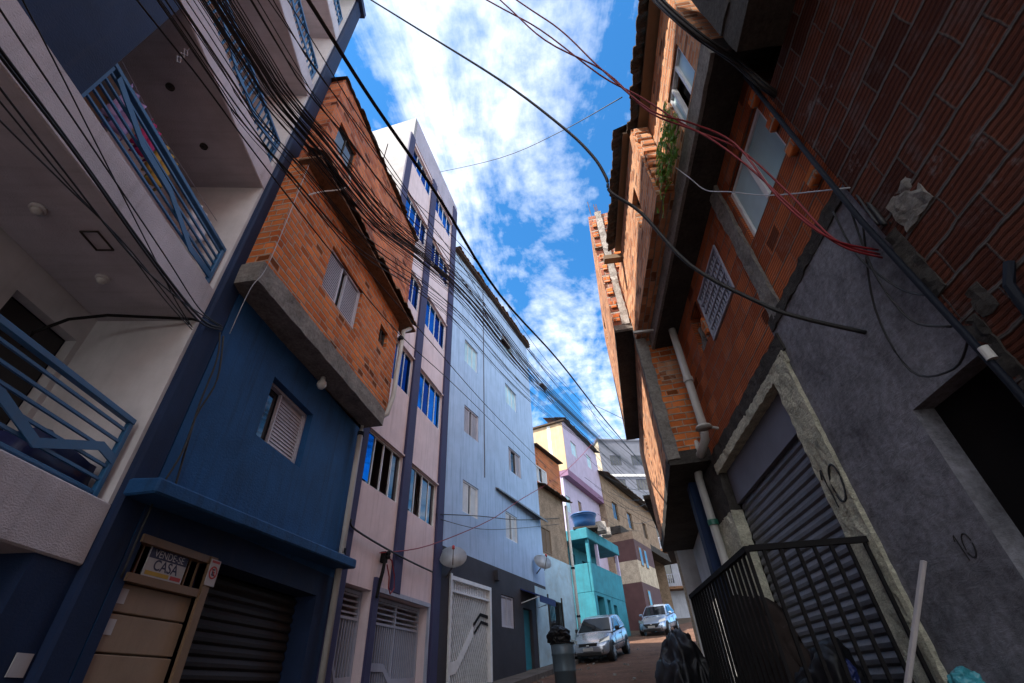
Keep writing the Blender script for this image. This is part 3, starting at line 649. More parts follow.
t = thing('canvas_awning', (-2.90, 10.72), 17, 'small dark blue canvas awning over the door of the light blue house', 'awning')
m = MB(L); m.hexa([(4.45, .015, 3.95), (5.75, .015, 3.95), (5.75, .62, 3.72), (4.45, .62, 3.72), (4.45, .015, 3.98), (5.75, .015, 3.98), (5.75, .62, 3.75), (4.45, .62, 3.75)]); m.build('cover', 'awn', t)
MB(L).box(4.45, 5.75, .6, .615, 3.58, 3.72).build('valance', 'awn', t); MB(L).tube([(4.46, .02, 3.6), (4.46, .6, 3.72)], .012).build('strut', 'alu', t); MB(L).tube([(5.74, .02, 3.6), (5.74, .6, 3.72)], .012).build('strut', 'alu', t)
def sat_dish(x, y, z, az, tilt, r, label):
    t = thing('satellite_dish', (x, y, z), az, label, 'satellite dish', 'white satellite dishes on the left-hand houses')
    m = MB(L).lathe((0, 0, 0), [(.001, 0), (r * .5, .03), (r * .85, .085), (r, .12)], 28, 'y').lathe((0, 0, 0), [(.001, -.012), (r * .5, .018), (r * .86, .073), (r, .12)], 28, 'y')
    rf = m.build('reflector', 'dish', t, smooth=True); rf.rotation_euler = (tilt, 0, 0)
    q = MB(L).tube([(0, .02, -r * .9), (0, .35, -r * .5), (0, .42, -.05)], .011).build('feed_arm', 'tin', t); q.rotation_euler = (tilt, 0, 0)
    MB(L).lathe((0, .42, -.05), [(.03, -.04), (.03, .03)], 10).build('receiver', 'red' if r > .29 else 'tin', q)
    MB(L).tube([(0, -.02, 0), (0, -.12, -.1), (-.12, -.3, -.28)], .018).build('mount', 'tin', t)
sat_dish(-2.62, 10.75, 3.95, 75, -.6, .31, 'white satellite dish on the corner between the pink and light blue houses')
sat_dish(-.98, 16.2, 4.82, 60, -.6, .3, 'pale satellite dish high on the far end of the light blue house')

# ---- 5. narrow stacked house: pale base, brown middle, orange brick top
b = thing('narrow_stacked_house', (-.96, 17.08), 21, 'narrow stacked house, peeling pale blue below, brown above and orange brick on top', 'building')
m = MB(L); m.wall(0, 2.5, -1, 5.35, [(.08, 1.25, 3.15, 3.95, .12)], d=0); m.shell(0, 2.5, -1, 5.35, 0, -6); m.build('wall', 'palebase', b)
m = MB(L); m.wall(0, 2.5, 5.35, 7.85, [(.05, .9, 5.42, 6.3, .1)], d=-.03); m.shell(0, 2.5, 5.35, 7.85, -.03, -6); m.build('middle_wall', 'brown', b)
m = MB(L); m.wall(0.02, 2.6, 7.85, 9.45, [(.08, 1.15, 8.0, 8.65, .1)], d=-.06); m.shell(0.02, 2.6, 7.85, 9.45, -.06, -5); m.build('brick_wall', 'brickA', b)
MB(L).corrugated(0, 2.75, -.3, 7.95, .3, 7.74, .18, .03, 1).build('tin_roof', 'tile', b)
m = MB(L); m.hexa([(0, -3, 9.75), (2.7, -3, 9.75), (2.7, .12, 9.5), (0, .12, 9.42), (0, -3, 9.81), (2.7, -3, 9.81), (2.7, .12, 9.55), (0, .12, 9.47)]); m.build('roof', 'tile', b)
w = MB(L).box(.06, 1.27, -.02, .03, 3.1, 3.15).box(.06, .12, -.02, .03, 3.15, 4.1).box(1.21, 1.27, -.02, .03, 3.15, 4.1).build('window', 'concdark', b)
m = MB(L)
for k in range(10): x = .14 + k * .11; m.box(x, x + .02, .005, .025, 3.15, 3.95)
m.build('grille', 'black', w); MB(L).box(.1, 1.23, -.11, -.1, 3.16, 3.94).build('pane', 'glass', w)
win_shutter(b, .06, .89, 5.43, 6.29, -.08, L, gap=(.5, .5), mat='wood', pitch=.06); win_shutter(b, .09, 1.14, 8.01, 8.64, -.12, L, gap=(.3, .6), mat='alu')
drain(b, [(2.48, .1, 7.6), (2.48, .1, 1.5)], .06, L, 'pvc', rings=[(2.48, .1, 5.2), (2.48, .1, 3.6)])

# ---- 6. turquoise house with a veranda
b = thing('turquoise_house', (.85, 23.5), 22, 'turquoise two storey house with an open corner veranda and flat roof', 'building')
m = MB(L); m.wall(0, 4.5, 1, 5.0, [(.33, 1.25, 1, 4.88, .4), (1.65, 2.1, 3.2, 4.85, .3), (2.5, 3.0, 3.4, 4.7, .3)], d=0); m.shell(0, 4.5, 1, 5.0, 0, -4); m.build('wall', 'turq', b)
m = MB(L); m.hexa([(.02, -.12, 5.0), (4.5, -.12, 5.0), (4.5, .02, 5.0), (.02, .02, 5.0), (.02, -.12, 6.22), (4.5, -.12, 6.22), (4.5, .02, 6.22), (.02, .02, 6.22)]); m.box(0.0, .12, -1.6, -.121, 5.0, 6.2); m.build('parapet', 'turq', b, bevel=.02)
m = MB(L); m.wall(.0, 4.5, 5.0, 7.25, [(.5, 1.2, 5.1, 6.9, .1), (2.2, 2.9, 5.1, 6.8, .1)], d=-1.2); m.shell(0, 4.5, 5.0, 7.25, -1.2, -4); m.build('veranda_wall', 'turq', b)
MB(L).box(-.12, 4.6, -4, .1, 7.25, 7.75).build('roof', 'turq', b, bevel=.03)
for s, mt in ((.02, 'turq'), (1.25, 'lilac'), (4.34, 'lilac')): MB(L).box(s, s + .16, -.12, .02, 6.22, 7.25).build('post', mt, b)
MB(L).box(.4, 1.2, -.38, -.34, 1, 4.8).build('door', 'wood', b)
t = thing('water_tank', (.86, 24.15, 7.75), 0, 'round blue water tank on the flat roof of the turquoise house', 'water tank')
MB(1).lathe((0, 0, .1), [(.48, 0), (.56, .3), (.6, .56), (.63, .58), (.63, .64)], 32).build('tub', 'tank', t, smooth=True); MB(1).lathe((0, 0, .74), [(.66, 0), (.66, .05), (.5, .12), (.14, .17), (.001, .18)], 32).build('lid', 'tank', t, smooth=True)
MB(1).box(-.6, .6, -.6, .6, 0, .1).build('plinth', 'concdark', t)
random.seed(3)
for k, (x, y, s, lab) in enumerate(((1.62, 24.6, .3, 'grey cement lump on the turquoise roof nearest the blue tank'), (1.95, 25.4, .24, 'smaller grey lump on the turquoise roof farther from the tank'))):
    o = MB(1).rough(-s, s, -s, s, 0, s * 1.6, .07, .14, 3).build('rubble_lump', 'conclight'); o.location = (x, y, 7.75); tag(o, lab, 'rubble')

# ---- 7. lilac house with a peach gable
b = thing('lilac_house', (.38, 25.5), 21, 'lilac house with a peach gable wall and mauve overhang behind the turquoise roof', 'building')
m = MB(L); m.wall(0, 6.1, 11.6, 14.7, [(1.1, 2.05, 12.9, 13.8, .1), (3.9, 4.8, 13.05, 13.95, .1)], d=0); m.shell(0, 6.1, 11.6, 14.7, 0, -6); m.build('wall', 'lilac', b)
MB(L).box(-.06, -.002, -2.1, .0, 11.55, 14.55).build('gable_wall', 'yellow', b); MB(L).box(-.075, -.061, -1.0, -.8, 11.6, 14.5).build('gable_stripe', 'whitetrim', b)
MB(L).box(-.05, 6.1, -.5, .02, 11.2, 11.59).build('overhang', 'mauve', b)
m = MB(L); m.wall(0, 6.1, 2, 11.2, [(.1, .8, 9.3, 10.2, .1), (2.0, 2.6, 9.2, 10.4, .1)], d=-.35); m.shell(0, 6.1, 2, 11.2, -.35, -6); m.build('lower_wall', 'lilac', b)
MB(L).corrugated(-.15, 6.2, -1.2, 15.15, .3, 14.72, .2, .04, 2).build('roof', 'tile', b)
MB(L).box(-.2, 0, -2.2, .2, 14.56, 14.66).build('verge', 'tile', b)
win_blue(b, 1.11, 2.04, 12.91, 13.79, -.08, L, 2, gl='frost'); win_blue(b, 3.91, 4.79, 13.06, 13.94, -.08, L, 2, gl='frost'); win_blue(b, .11, .79, 9.31, 10.19, -.43, L, 2, gl='frost')
MB(L).box(2.02, 2.58, -.44, -.42, 9.2, 10.38).build('door', 'wood', b)

# ---- 8. tan house on the bend
b = thing('tan_corner_house', (2.62, 31.2), 24, 'tan and maroon house on the bend with a long dark balcony slab', 'building')
m = MB(L); m.wall(0, 12, 9.7, 13.2, [(1.5, 2.6, 10.6, 11.8, .15), (4.5, 5.6, 10.6, 11.8, .15), (8, 9, 10.6, 11.8, .15)], d=0); m.shell(0, 12, 2, 13.2, 0, -6); m.build('upper_wall', 'brown', b)
for a in (1.51, 4.51, 8.01): win_blue(b, a, a + 1.0 if a > 8 else a + 1.08, 10.61, 11.79, -.12, L, 2, gl='glass', fr='wood')
MB(L).corrugated(-.3, 12.2, -1.5, 13.9, .7, 13.1, .22, .05, 2).build('roof', 'tile', b)
MB(L).rough(-.1, 12, .002, .8, 9.2, 9.65, .03, .5).build('balcony_slab', 'concdark', b)
c2 = ((0, 'maroon', 2.0, 6.35), (1, 'cream', 6.35, 7.55), (2, 'maroon', 7.55, 8.75), (3, 'brown', 8.75, 9.2))
for k, mt, z0, z1 in c2: MB(L).box(.002, 3.6, .0 + .003 * k, 1.45 + .004 * k, z0, z1).build('lower_wall', mt, b)
for s, z in ((.6, 7.3), (1.6, 7.3), (.7, 4.9)):
    w = MB(L).box(s, s + .5, 1.46, 1.49, z, z + 1.1).build('window', 'wood', b); MB(L).box(s + .05, s + .45, 1.491, 1.497, z + .05, z + 1.05).build('pane', 'glass', w)

# ---- 9. buildings closing the view
b = thing('grey_tower_house', (4.6, 50), 76, 'plain slate grey block with barred windows rising far up the hill', 'building')
holes = [(s, s + 1.3, z, z + 1.2, .12) for z in (12.2, 15.3, 18.4, 21.2) for s in (1.1, 3.6)]
m = MB(L); m.wall(0, 6.0, 4, 24.2, holes, d=0); m.shell(0, 6.0, 4, 24.2, 0, -7); m.build('wall', 'greyb', b)
for h in holes: win_blue(b, h[0], h[1], h[2], h[3], -.1, L, 4, gl='glass', fr='violet')
for z in (19.9,): MB(L).box(-.1, 6.1, .002, .1, z, z + .25).build('string_course', 'whitetrim', b)
MB(L).box(-.05, -.003, -7, .002, 4, 24.2).build('side_wall', 'cream', b); MB(L).box(-.15, 6.1, -7, .1, 24.2, 24.4).build('roof', 'greyb', b)

b = thing('terraced_flats', (5.2, 45.5), 86, 'pale terraced flats with slate balcony parapets closing the end of the street', 'building')
m = MB(L); m.wall(0, 7, 3, 15.5, [(s, s + 1.1, z, z + 1.7, .15) for z in (8.4, 11.4) for s in (.6, 2.4, 4.2)] + [(.7, 1.6, 3, 7.2, .15)], d=0); m.shell(0, 7, 3, 15.5, 0, -6); m.build('wall', 'paleb', b)
for z in (7.9, 10.9, 14.0):
    MB(L).box(-.5, 2.1, .002, 1.3, z, z + 1.15).build('balcony', 'greyb', b); MB(L).box(-.52, 2.12, -.02, 1.33, z + 1.15, z + 1.28).build('coping', 'whitetrim', b)
    MB(L).box(2.14, 7, .002, 1.1, z - .1, z + .1).build('slab', 'tileo', b)
    m = MB(L); m.box(2.14, 7, 1.03, 1.07, z + 1.0, z + 1.05)
    k = 2.2
    while k < 7: m.box(k, k + .035, 1.035, 1.065, z + .1, z + 1.0); k += .17
    m.build('railing', 'grate', b)
    for s in (.62, 2.42, 4.22): MB(L).box(s, s + 1.06, -.14, -.12, z + .5, z + 2.2).build('door', 'glass', b)
MB(L).box(.72, 1.58, -.1, -.06, 3, 7.15).build('garage_door', 'whitetrim', b)

b = thing('far_brick_house', (9.2, 55), 16, 'tall orange brick house with small white trimmed windows far up the street', 'building')
m = MB(RT); m.wall(0, 5, 4, 23, [(s, s + .75, z, z + .9, .12) for z in (15.4, 18.0, 20.6) for s in (.5, 2.6)], d=0); m.shell(0, 5, 4, 23, 0, -4); m.build('wall', 'brickA', b)
for z in (15.4, 18.0, 20.6):
    for s in (.5, 2.6):
        w = MB(RT).box(s - .1, s + .85, .002, .05, z - .12, z - .01).box(s - .1, s + .85, .002, .05, z + .91, z + 1.0).build('window', 'whitetrim', b); MB(RT).box(s, s + .75, -.11, -.09, z, z + .9).build('pane', 'glass', w)
m = MB(RT); m.quad((-.003, .0, 9), (-.003, -4, 9), (-.003, -4, 23), (-.003, 0, 23)); 
for z in (15.4, 18.0, 20.6):
    w = MB(RT).box(-.05, -.004, -1.8, -.7, z - .12, z - .01).box(-.05, -.004, -1.8, -.7, z + 1.2, z + 1.3).build('window', 'whitetrim', b); MB(RT).box(-.03, -.004, -1.75, -.75, z, z + 1.19).build('pane', 'glass', w)
m.build('end_wall', 'brickL', b)
# ================================================================== right-hand side
# ---- R1: red block house with the roller shop
b = thing('red_block_house', (2.2, 0), 0, 'red block house with a roller shop front, grey cement wall and sunlit upper storey', 'building')
WB = (2.34, 3.36, 5.12, 5.92); WG = (4.05, 5.06, 5.13, 5.86); HO = (5.18, 5.62, 5.3, 5.95)
m = MB(RT); m.wall(2.16, 7.3, 4.05, 6.25, [(*WB, .12), (*WG, .14), (*HO, .35)], d=0); m.shell(2.16, 7.3, -1, 6.25, 0, -4, False); m.build('brick_wall', 'brickR', b)
m = MB(RT); m.wall(2.15, 3.75, -1, 4.3, [(2.17, 2.77, -1, 2.85, .14)], d=.025); m.build('cement_wall', 'plaster', b)
MB(RT).rough(2.2, 3.74, .0, .035, 4.22, 4.34, .02, .06, 9).build('cement_edge', 'concdark', b)
m = MB(RT); m.box(2.14, 2.8, -.3, -.1, -1, 3); m.build('doorway_shade', 'dark', b)  # near-black box paints the shade inside the doorway
MB(RT).rough(3.44, 3.66, -.04, .035, 4.28, 6.22, .02, .07, 7).build('column', 'conc', b)
MB(RT).rough(3.72, 4.06, -.1, .06, -.5, 3.9, .013, .05, 15).build('shop_post', 'rough_white', b)
MB(RT).rough(6.43, 7.25, -.1, .05, -.5, 3.35, .014, .06, 14).build('shop_post', 'rough_white', b)
MB(RT).rough(6.45, 7.28, -.1, .04, 3.33, 4.1, .02, .09, 8).build('shop_post_head', 'concdark', b)
MB(RT).rough(3.7, 6.5, -.1, .055, 3.86, 3.98, .012, .04, 15).build('shop_lintel', 'rough_white', b)
MB(RT).rough(3.66, 6.6, -.06, .045, 3.97, 4.16, .022, .07, 9).build('mortar_band', 'concdark', b)
MB(RT).box(4.07, 6.42, -.2, -.06, 3.42, 3.87).build('roller_box', 'panel', b)
roller(b, 'roller_shutter', 4.07, 6.42, -.3, 3.42, -.12, RT, 'roller', .095, .02)
w = MB(RT).box(WB[0], WB[1], -.1, -.05, 5.13, 5.17).box(WB[0], WB[1], -.1, -.05, 5.87, 5.91).box(WB[0], WB[0] + .045, -.1, -.03, 5.17, 5.87).box(WB[1] - .045, WB[1], -.1, -.03, 5.17, 5.87).box(2.84, 2.9, -.095, -.02, 5.17, 5.87).build('window', 'alu', b)
MB(RT).box(2.385, 2.86, -.08, -.072, 5.17, 5.87).build('pane', 'ribbed', w); MB(RT).box(2.9, 3.32, -.068, -.06, 5.17, 5.87).build('pane', 'frost', w)
w = MB(RT).box(WG[0], WG[1], -.04, .02, 5.13, 5.16).box(WG[0], WG[1], -.04, .02, 5.83, 5.86).box(WG[0], WG[0] + .03, -.04, .02, 5.16, 5.83).box(WG[1] - .03, WG[1], -.04, .02, 5.16, 5.83).build('window', 'grate', b)
m = MB(RT)
for k in range(1, 5): z = 5.16 + .67 * k / 5; m.box(WG[0] + .03, WG[1] - .03, -.02, .012, z, z + .022)
k = WG[0] + .09
while k < WG[1] - .04: m.box(k, k + .02, -.022, -.002, 5.16, 5.83); k += .075
m.build('grille', 'grate', w); MB(RT).box(WG[0], WG[1], -.16, -.15, 5.13, 5.86).build('pane', 'dark', w)  # this pane is a near-black sheet painting the shaded recess
random.seed(5)
for k in range(5): s = 5.2 + k * .085; MB(RT).rough(s, s + .07, -.3 + .03 * k, -.02, 5.3, 5.42 + .09 * random.random() * (k % 2) * 3, .02, .05, 9).build('broken_block', 'brickA' if k == 1 else 'conc', b)
MB(RT).rough(5.08, 5.16, .0, .05, 5.3, 5.55, .01, .05).build('broken_block', 'brickA', b)
for s, z in ((2.2, 5.78), (2.2, 5.35), (2.2, 4.95), (2.22, 4.55)): MB(RT).box(s, s + .14, .001, .06, z, z + .12).build('half_block', 'brickA', b, bevel=.01)
# first-floor slab and sunlit upper storey
MB(RT).rough(1.97, 6.75, -.2, .362, 6.21, 6.5, .006, .18, 4).build('slab', 'concdark', b); MB(RT).rough(1.97, 6.75, .345, .385, 6.2, 6.49, .008, .1, 6).build('slab_edge', 'conc', b)  # underside gets the dark copy as painted shade, edge the lighter concrete
m = MB(RT); m.wall(1.97, 3.66, 6.5, 8.05, [(2.27, 2.93, 6.56, 7.3, .12)], d=.37); m.shell(1.97, 3.66, 6.5, 8.05, .37, -3); m.build('upper_wall', 'brickL', b)
m = MB(RT); m.wall(3.66, 6.72, 6.47, 8.1, [(4.3, 4.62, 6.95, 7.6, .14)], d=.61); m.shell(3.66, 6.72, 6.47, 8.1, .61, -3); m.build('upper_wall', 'brickL', b)
random.seed(8)
for k in range(9): z = 6.52 + k * .17; MB(RT).box(3.6 - random.random() * .015, 3.66, .385, .6 - random.random() * .05, z, z + .12).build('toothing_block', 'brickL', b, bevel=.008)
w = MB(RT).box(2.28, 2.92, .29, .345, 6.565, 6.6).box(2.28, 2.92, .29, .345, 7.26, 7.295).box(2.28, 2.31, .29, .345, 6.6, 7.26).box(2.89, 2.92, .29, .345, 6.6, 7.26).box(2.5, 2.535, .295, .35, 6.6, 7.26).box(2.76, 2.79, .295, .35, 6.6, 7.26).build('window', 'alu', b)
MB(RT).box(2.31, 2.5, .31, .317, 6.6, 7.26).build('pane', 'frost', w); MB(RT).box(2.79, 2.89, .31, .317, 6.6, 7.26).build('pane', 'frost', w); MB(RT).box(2.535, 2.76, .24, .247, 6.6, 7.26).build('pane', 'dark', w)  # middle pane is a near-black sheet painting shade in the open gap
w = MB(RT).box(4.31, 4.61, .48, .53, 6.96, 7.0).box(4.31, 4.61, .48, .53, 7.55, 7.59).build('window', 'concdark', b); MB(RT).box(4.31, 4.61, .48, .487, 7.0, 7.55).build('pane', 'glass', w)
MB(RT).corrugated(1.9, 3.75, -.4, 8.62, .64, 8.1, .16, .045, 5).build('roof_eave', 'tile', b)
MB(RT).corrugated(3.7, 6.1, -.4, 8.75, .84, 8.2, .16, .045, 5).build('roof_eave', 'tile', b)
MB(RT).box(1.93, 3.72, -.1, .5, 8.1, 8.14).build('eave_board', 'wood', b); MB(RT).box(3.75, 6.1, -.1, .7, 8.16, 8.2).build('eave_board', 'wood', b)
MB(RT).box(6.0, 6.14, .55, .95, 7.9, 8.0).build('rafter_end', 'wood', b); MB(RT).box(6.25, 6.29, .3, .72, 6.3, 6.34).build('pipe_stub', 'pvc', b)
drain(b, [(6.16, .12, 6.6), (6.2, .12, 4.45), (6.26, .13, 4.3), (6.5, .15, 4.22), (6.66, .15, 4.22), (7.0, .12, 4.22), (7.14, .12, 4.05), (7.1, .12, 2.9), (7.1, .12, 1)], .06, RT, rings=[(7.1, .12, 3.35, 'greenpvc'), (6.18, .12, 5.2, 'pvc')])
drain(b, [(6.66, .14, 4.22), (6.68, .14, 4.42), (6.72, .16, 4.52)], .05, RT)
q = MB(RT).tube([(5.95, .02, 4.3), (5.9, .2, 4.33)], .02).build('wall_lamp', 'pvc', b); MB(RT).lathe((5.84, .24, 4.27), [(.11, 0), (.1, .03), (.03, .06)], 16).build('lamp_shade', 'pvc', q, smooth=True)
def sprayed(s, d, z, h, r):
    """hand-sprayed 10: a slanting stroke and an open loop (right wall, reading along -s)"""
    m = MB(RT); m.tube([(s + h * .42, d, z + h * .3), (s + h * .3, d, z + h * .52), (s + h * .27, d, z + h * .1), (s + h * .22, d, z - h * .5)], r, 5)
    m.tube([(s - h * .2 + h * .27 * math.cos(a) - h * .06 * math.sin(a), d, z + h * .46 * math.sin(a)) for a in [1.9 + 6.5 * k / 22 for k in range(23)]], r, 5)
    o = m.build('painted_number', 'spray', b); return o
sprayed(3.88, .06, 2.78, .3, .011); sprayed(3.0, .022, 2.12, .13, .007)
drain(b, [(2.13, .1, 6.0), (2.14, .1, 3.9), (2.06, .1, 2.4), (2.06, .1, 0)], .018, RT, 'conduit', rings=[(2.06, .1, 2.75, 'pvc')])
t = thing('wild_fern', (1.78, 3.05, 6.5), 0, 'bright green fern sprouting below the sunlit upper window', 'plant')
random.seed(11)
m = MB(RT)
for k in range(64):
    a = random.uniform(-1.2, 1.2); L0 = random.uniform(.16, .46); base = (random.uniform(-.25, .5), .03, random.uniform(-.1, .55)); pts = []
    n = 9; dirx = math.sin(a) * .8
    for i in range(n):
        f = i / (n - 1); pts.append((base[0] + dirx * L0 * f, base[1] + .22 * L0 * 2 * f * (1 - .4 * f) * random.uniform(.9, 1.1) * 1.2, base[2] + L0 * (.5 * f - 1.1 * f * f)))
    for i in range(1, n):
        p = pts[i]; w_ = .10 * math.sin(math.pi * min(1, i / (n - 1) * .9 + .1)) + .008
        for sg in (-1, 1):
            q = (p[0] + sg * w_ * .8, p[1] + random.uniform(-.015, .015), p[2] - w_ * .5)
            m.quad(pts[i - 1], (q[0] - .03 * sg, q[1], q[2] + .03), q, (p[0], p[1], p[2]))
m.build('fronds', 'leaf', t)
MB(RT).tube([(.1, .0, -.05), (.12, .05, .1), (.1, .09, .3)], .012).build('stem', 'wood', t)

# ---- R2: unfinished brick house oversailing the street
b = thing('unfinished_brick_house', (1.6, 6.7), 6.5, 'unfinished orange brick house stepping out over the street on dark soffits', 'building')
def rb(mb, name, mat, **k): return mb.build(name, mat, b, **k)
m = MB(RT); m.wall(0, 5.75, 4.3, 6.78, [(2.9, 3.2, 5.4, 6.5, .14)], d=0); m.shell(.004, 5.75, 4.3, 6.78, 0, -3.2, False); rb(m, 'street_wall', 'brickL')
m = MB(RT); m.wall(0, .02, 0, .02); m.bm.clear()
# end wall faces the camera: brick sheet with a small window, set just proud of the body
m = MB(RT)
def endwall(m, d0, d1, z0, z1, holes, s=-.004, rev=.1):
    xs = sorted({d0, d1, *[h[k] for h in holes for k in (0, 1)]}); zs = sorted({z0, z1, *[h[k] for h in holes for k in (2, 3)]})
    for a, c in zip(xs, xs[1:]):
        for e, f in zip(zs, zs[1:]):
            if any(h[0] < (a + c) / 2 < h[1] and h[2] < (e + f) / 2 < h[3] for h in holes): continue
            m.quad((s, a, e), (s, c, e), (s, c, f), (s, a, f))
    for h in holes:
        a, c, e, f = h
        for p, q in (((a, e), (c, e)), ((c, e), (c, f)), ((c, f), (a, f)), ((a, f), (a, e))): m.quad((s, p[0], p[1]), (s, q[0], q[1]), (s + rev, q[0], q[1]), (s + rev, p[0], p[1]))
endwall(m, -.75, 0, 4.3, 6.78, [(-.57, -.22, 5.5, 5.92)]); rb(m, 'end_wall', 'brickA')
w = rb(MB(RT).box(.06, .1, -.57, -.22, 5.5, 5.53).box(.06, .1, -.57, -.22, 5.68, 5.71), 'window', 'alu'); MB(RT).box(.08, .09, -.56, -.23, 5.53, 5.68).build('pane', 'frost', w); MB(RT).box(.085, .09, -.56, -.23, 5.71, 5.92).build('board', 'conc', w)
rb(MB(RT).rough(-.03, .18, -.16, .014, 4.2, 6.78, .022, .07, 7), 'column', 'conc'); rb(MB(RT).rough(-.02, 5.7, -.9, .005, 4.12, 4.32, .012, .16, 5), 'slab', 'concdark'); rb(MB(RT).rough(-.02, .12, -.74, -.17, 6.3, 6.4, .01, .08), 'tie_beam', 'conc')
# top storey
M3 = [(.32 - 0, 4.7)]
m = MB(RT); m.wall(0, 4.7, 6.82, 10.1, [(2.9, 3.5, 8.85, 9.6, .14)], d=.33); m.shell(.004, 4.7, 6.82, 10.1, .33, -2.5); rb(m, 'upper_street_wall', 'brickL')
m = MB(RT); endwall(m, -.75, .33, 6.82, 10.1, []); rb(m, 'upper_end_wall', 'brickH')
rb(MB(RT).rough(-.05, .14, .04, .17, 6.84, 10.15, .022, .07, 7), 'column', 'conclight'); rb(MB(RT).rough(-.03, .1, -.7, .33, 6.74, 6.86, .012, .1), 'tie_beam', 'conc'); rb(MB(RT).rough(-.04, .1, .17, .34, 9.0, 9.12, .012, .08), 'tie_beam', 'conc'); rb(MB(RT).rough(-.02, 4.72, -.05, .34, 6.7, 6.81, .01, .2), 'slab', 'concdark')
random.seed(4)
for k in range(9):
    for d0, d1 in ((.19, .32), (-.3, .02)):
        z = 6.95 + k * .34; rb(MB(RT).box(-.03 - random.random() * .02, -.006, d0, d1 - random.random() * .05, z, z + .17), 'toothing_block', 'brickA', bevel=.008)
for d, s in ((.08, .02), (.13, .05), (.1, .1), (.25, .03)): rb(MB(RT).tube([(s, d, 10.1), (s + .01, d + .01, 10.45 + d)], .008), 'rebar', 'rebar')
w = rb(MB(RT).box(2.92, 3.48, .2, .26, 8.86, 8.9).box(2.92, 3.48, .2, .26, 9.55, 9.59), 'window', 'alu'); MB(RT).box(2.92, 3.48, .22, .227, 8.9, 9.55).build('pane', 'glass', w)
w = rb(MB(RT).box(2.92, 3.18, -.12, -.06, 5.42, 5.46), 'window', 'alu'); MB(RT).box(2.92, 3.18, -.12, -.11, 5.46, 6.48).build('pane', 'blueglass', w)
# ground floor under the soffit
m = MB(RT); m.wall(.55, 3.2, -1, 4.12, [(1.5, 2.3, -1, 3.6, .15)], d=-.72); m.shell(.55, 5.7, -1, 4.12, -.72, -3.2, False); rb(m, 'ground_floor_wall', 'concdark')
rb(MB(RT).box(3.2, 5.7, -.9, -.7, -1, 4.1), 'white_wall', 'whitetrim'); rb(MB(RT).box(.8, 1.15, -.55, -.3, -1, 4.12), 'pillar', 'navy', bevel=.02); rb(MB(RT).box(1.52, 2.28, -.84, -.8, -1, 3.58), 'door', 'panel')

# ---- R4: white house beyond
b = thing('white_roadside_house', (2.62, 12.6), 13, 'weathered white house half hidden under the brick overhang, far right', 'building')
m = MB(RT); m.wall(0, 9, -1, 5.5, [(1, 1.8, 1.8, 4.0, .2), (3, 3.8, 2.2, 4.2, .2), (6, 7, 2.4, 4.6, .2)], d=0); m.shell(0, 9, -1, 5.5, 0, -4); m.build('wall', 'whitetrim', b)
for s in (1, 3, 6): MB(RT).box(s, s + .8, -.15, -.12, 1.8, 4.6).build('door', 'brown' if s == 3 else 'turq', b)
MB(RT).box(-.1, 9, -4, .5, 5.5, 5.6).build('roof', 'tile', b); MB(RT).box(2.3, 2.45, .0, .12, -1, 5.5).build('post', 'cream', b); MB(RT).box(4.6, 4.75, .0, .12, -1, 5.5).build('post', 'cream', b)

# ---- R0: big block wall nearest the camera
b = thing('big_block_building', (2.2, 0), 0, 'dark big-block brick building nearest on the right with an oversailing upper floor', 'building')
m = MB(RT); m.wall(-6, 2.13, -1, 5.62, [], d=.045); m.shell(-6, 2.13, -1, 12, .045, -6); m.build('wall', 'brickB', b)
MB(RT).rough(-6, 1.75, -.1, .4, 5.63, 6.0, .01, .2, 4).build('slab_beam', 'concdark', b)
m = MB(RT); m.wall(-6, 1.72, 6.0, 12, [], d=.38); m.shell(-6, 1.72, 6.0, 12, .38, -5); m.build('upper_wall', 'brickR', b)
MB(RT).rough(1.5, 1.75, .2, .41, 5.98, 9, .012, .14, 5).build('column', 'concdark', b)
for k, (s, z, w_, h, mt) in enumerate(((1.76, 3.6, .24, .24, 'conc'), (2.04, 3.2, .1, .5, 'concdark'), (2.02, 2.5, .12, .5, 'concdark'), (1.9, 2.95, .1, .16, 'concdark'))): MB(RT).rough(s, s + w_, .02, .052, z, z + h, .016, .035, 14).build('cement_patch', mt, b)
MB(RT).tube([(1.72, .06, 3.05), (1.76, .1, 2.95), (1.8, .1, 2.7), (1.9, .1, 2.55)], .022).build('conduit', 'conduit', b)

# ---- iron railing on its kerb wall
t = thing('iron_railing', (1.29, 3.8, .4), 0, 'black iron railing with upright bars standing before the roller shutter', 'railing')
def lz(y): return gz(y + 3.8) - .4
MB(RT).box(-.06, 2.3, -.1, .06, lz(0) - .3, .62).box(-.06, .06, -.95, -.1, lz(0) - .3, .62).build('kerb_wall', 'concdark', t)
for q in ((-.02, 2.25, -.02, .02, 1.93, 1.97), (-.02, .02, -.93, -.021, 1.935, 1.975)): MB(RT).box(*q).build('top_rail', 'black', t)
for q in ((-.02, 2.25, -.015, .015, .66, .69), (-.015, .015, -.93, -.016, .66, .69)): MB(RT).box(*q).build('bottom_rail', 'black', t)
for s in [k * .118 for k in range(20)]: MB(RT).box(s - .011, s + .011, -.011, .011, .62, 1.93).build('bar', 'black', t)
for k in range(1, 8): d = -k * .118; MB(RT).box(-.011, .011, d - .011, d + .011, .62, 1.945).build('bar', 'black', t)

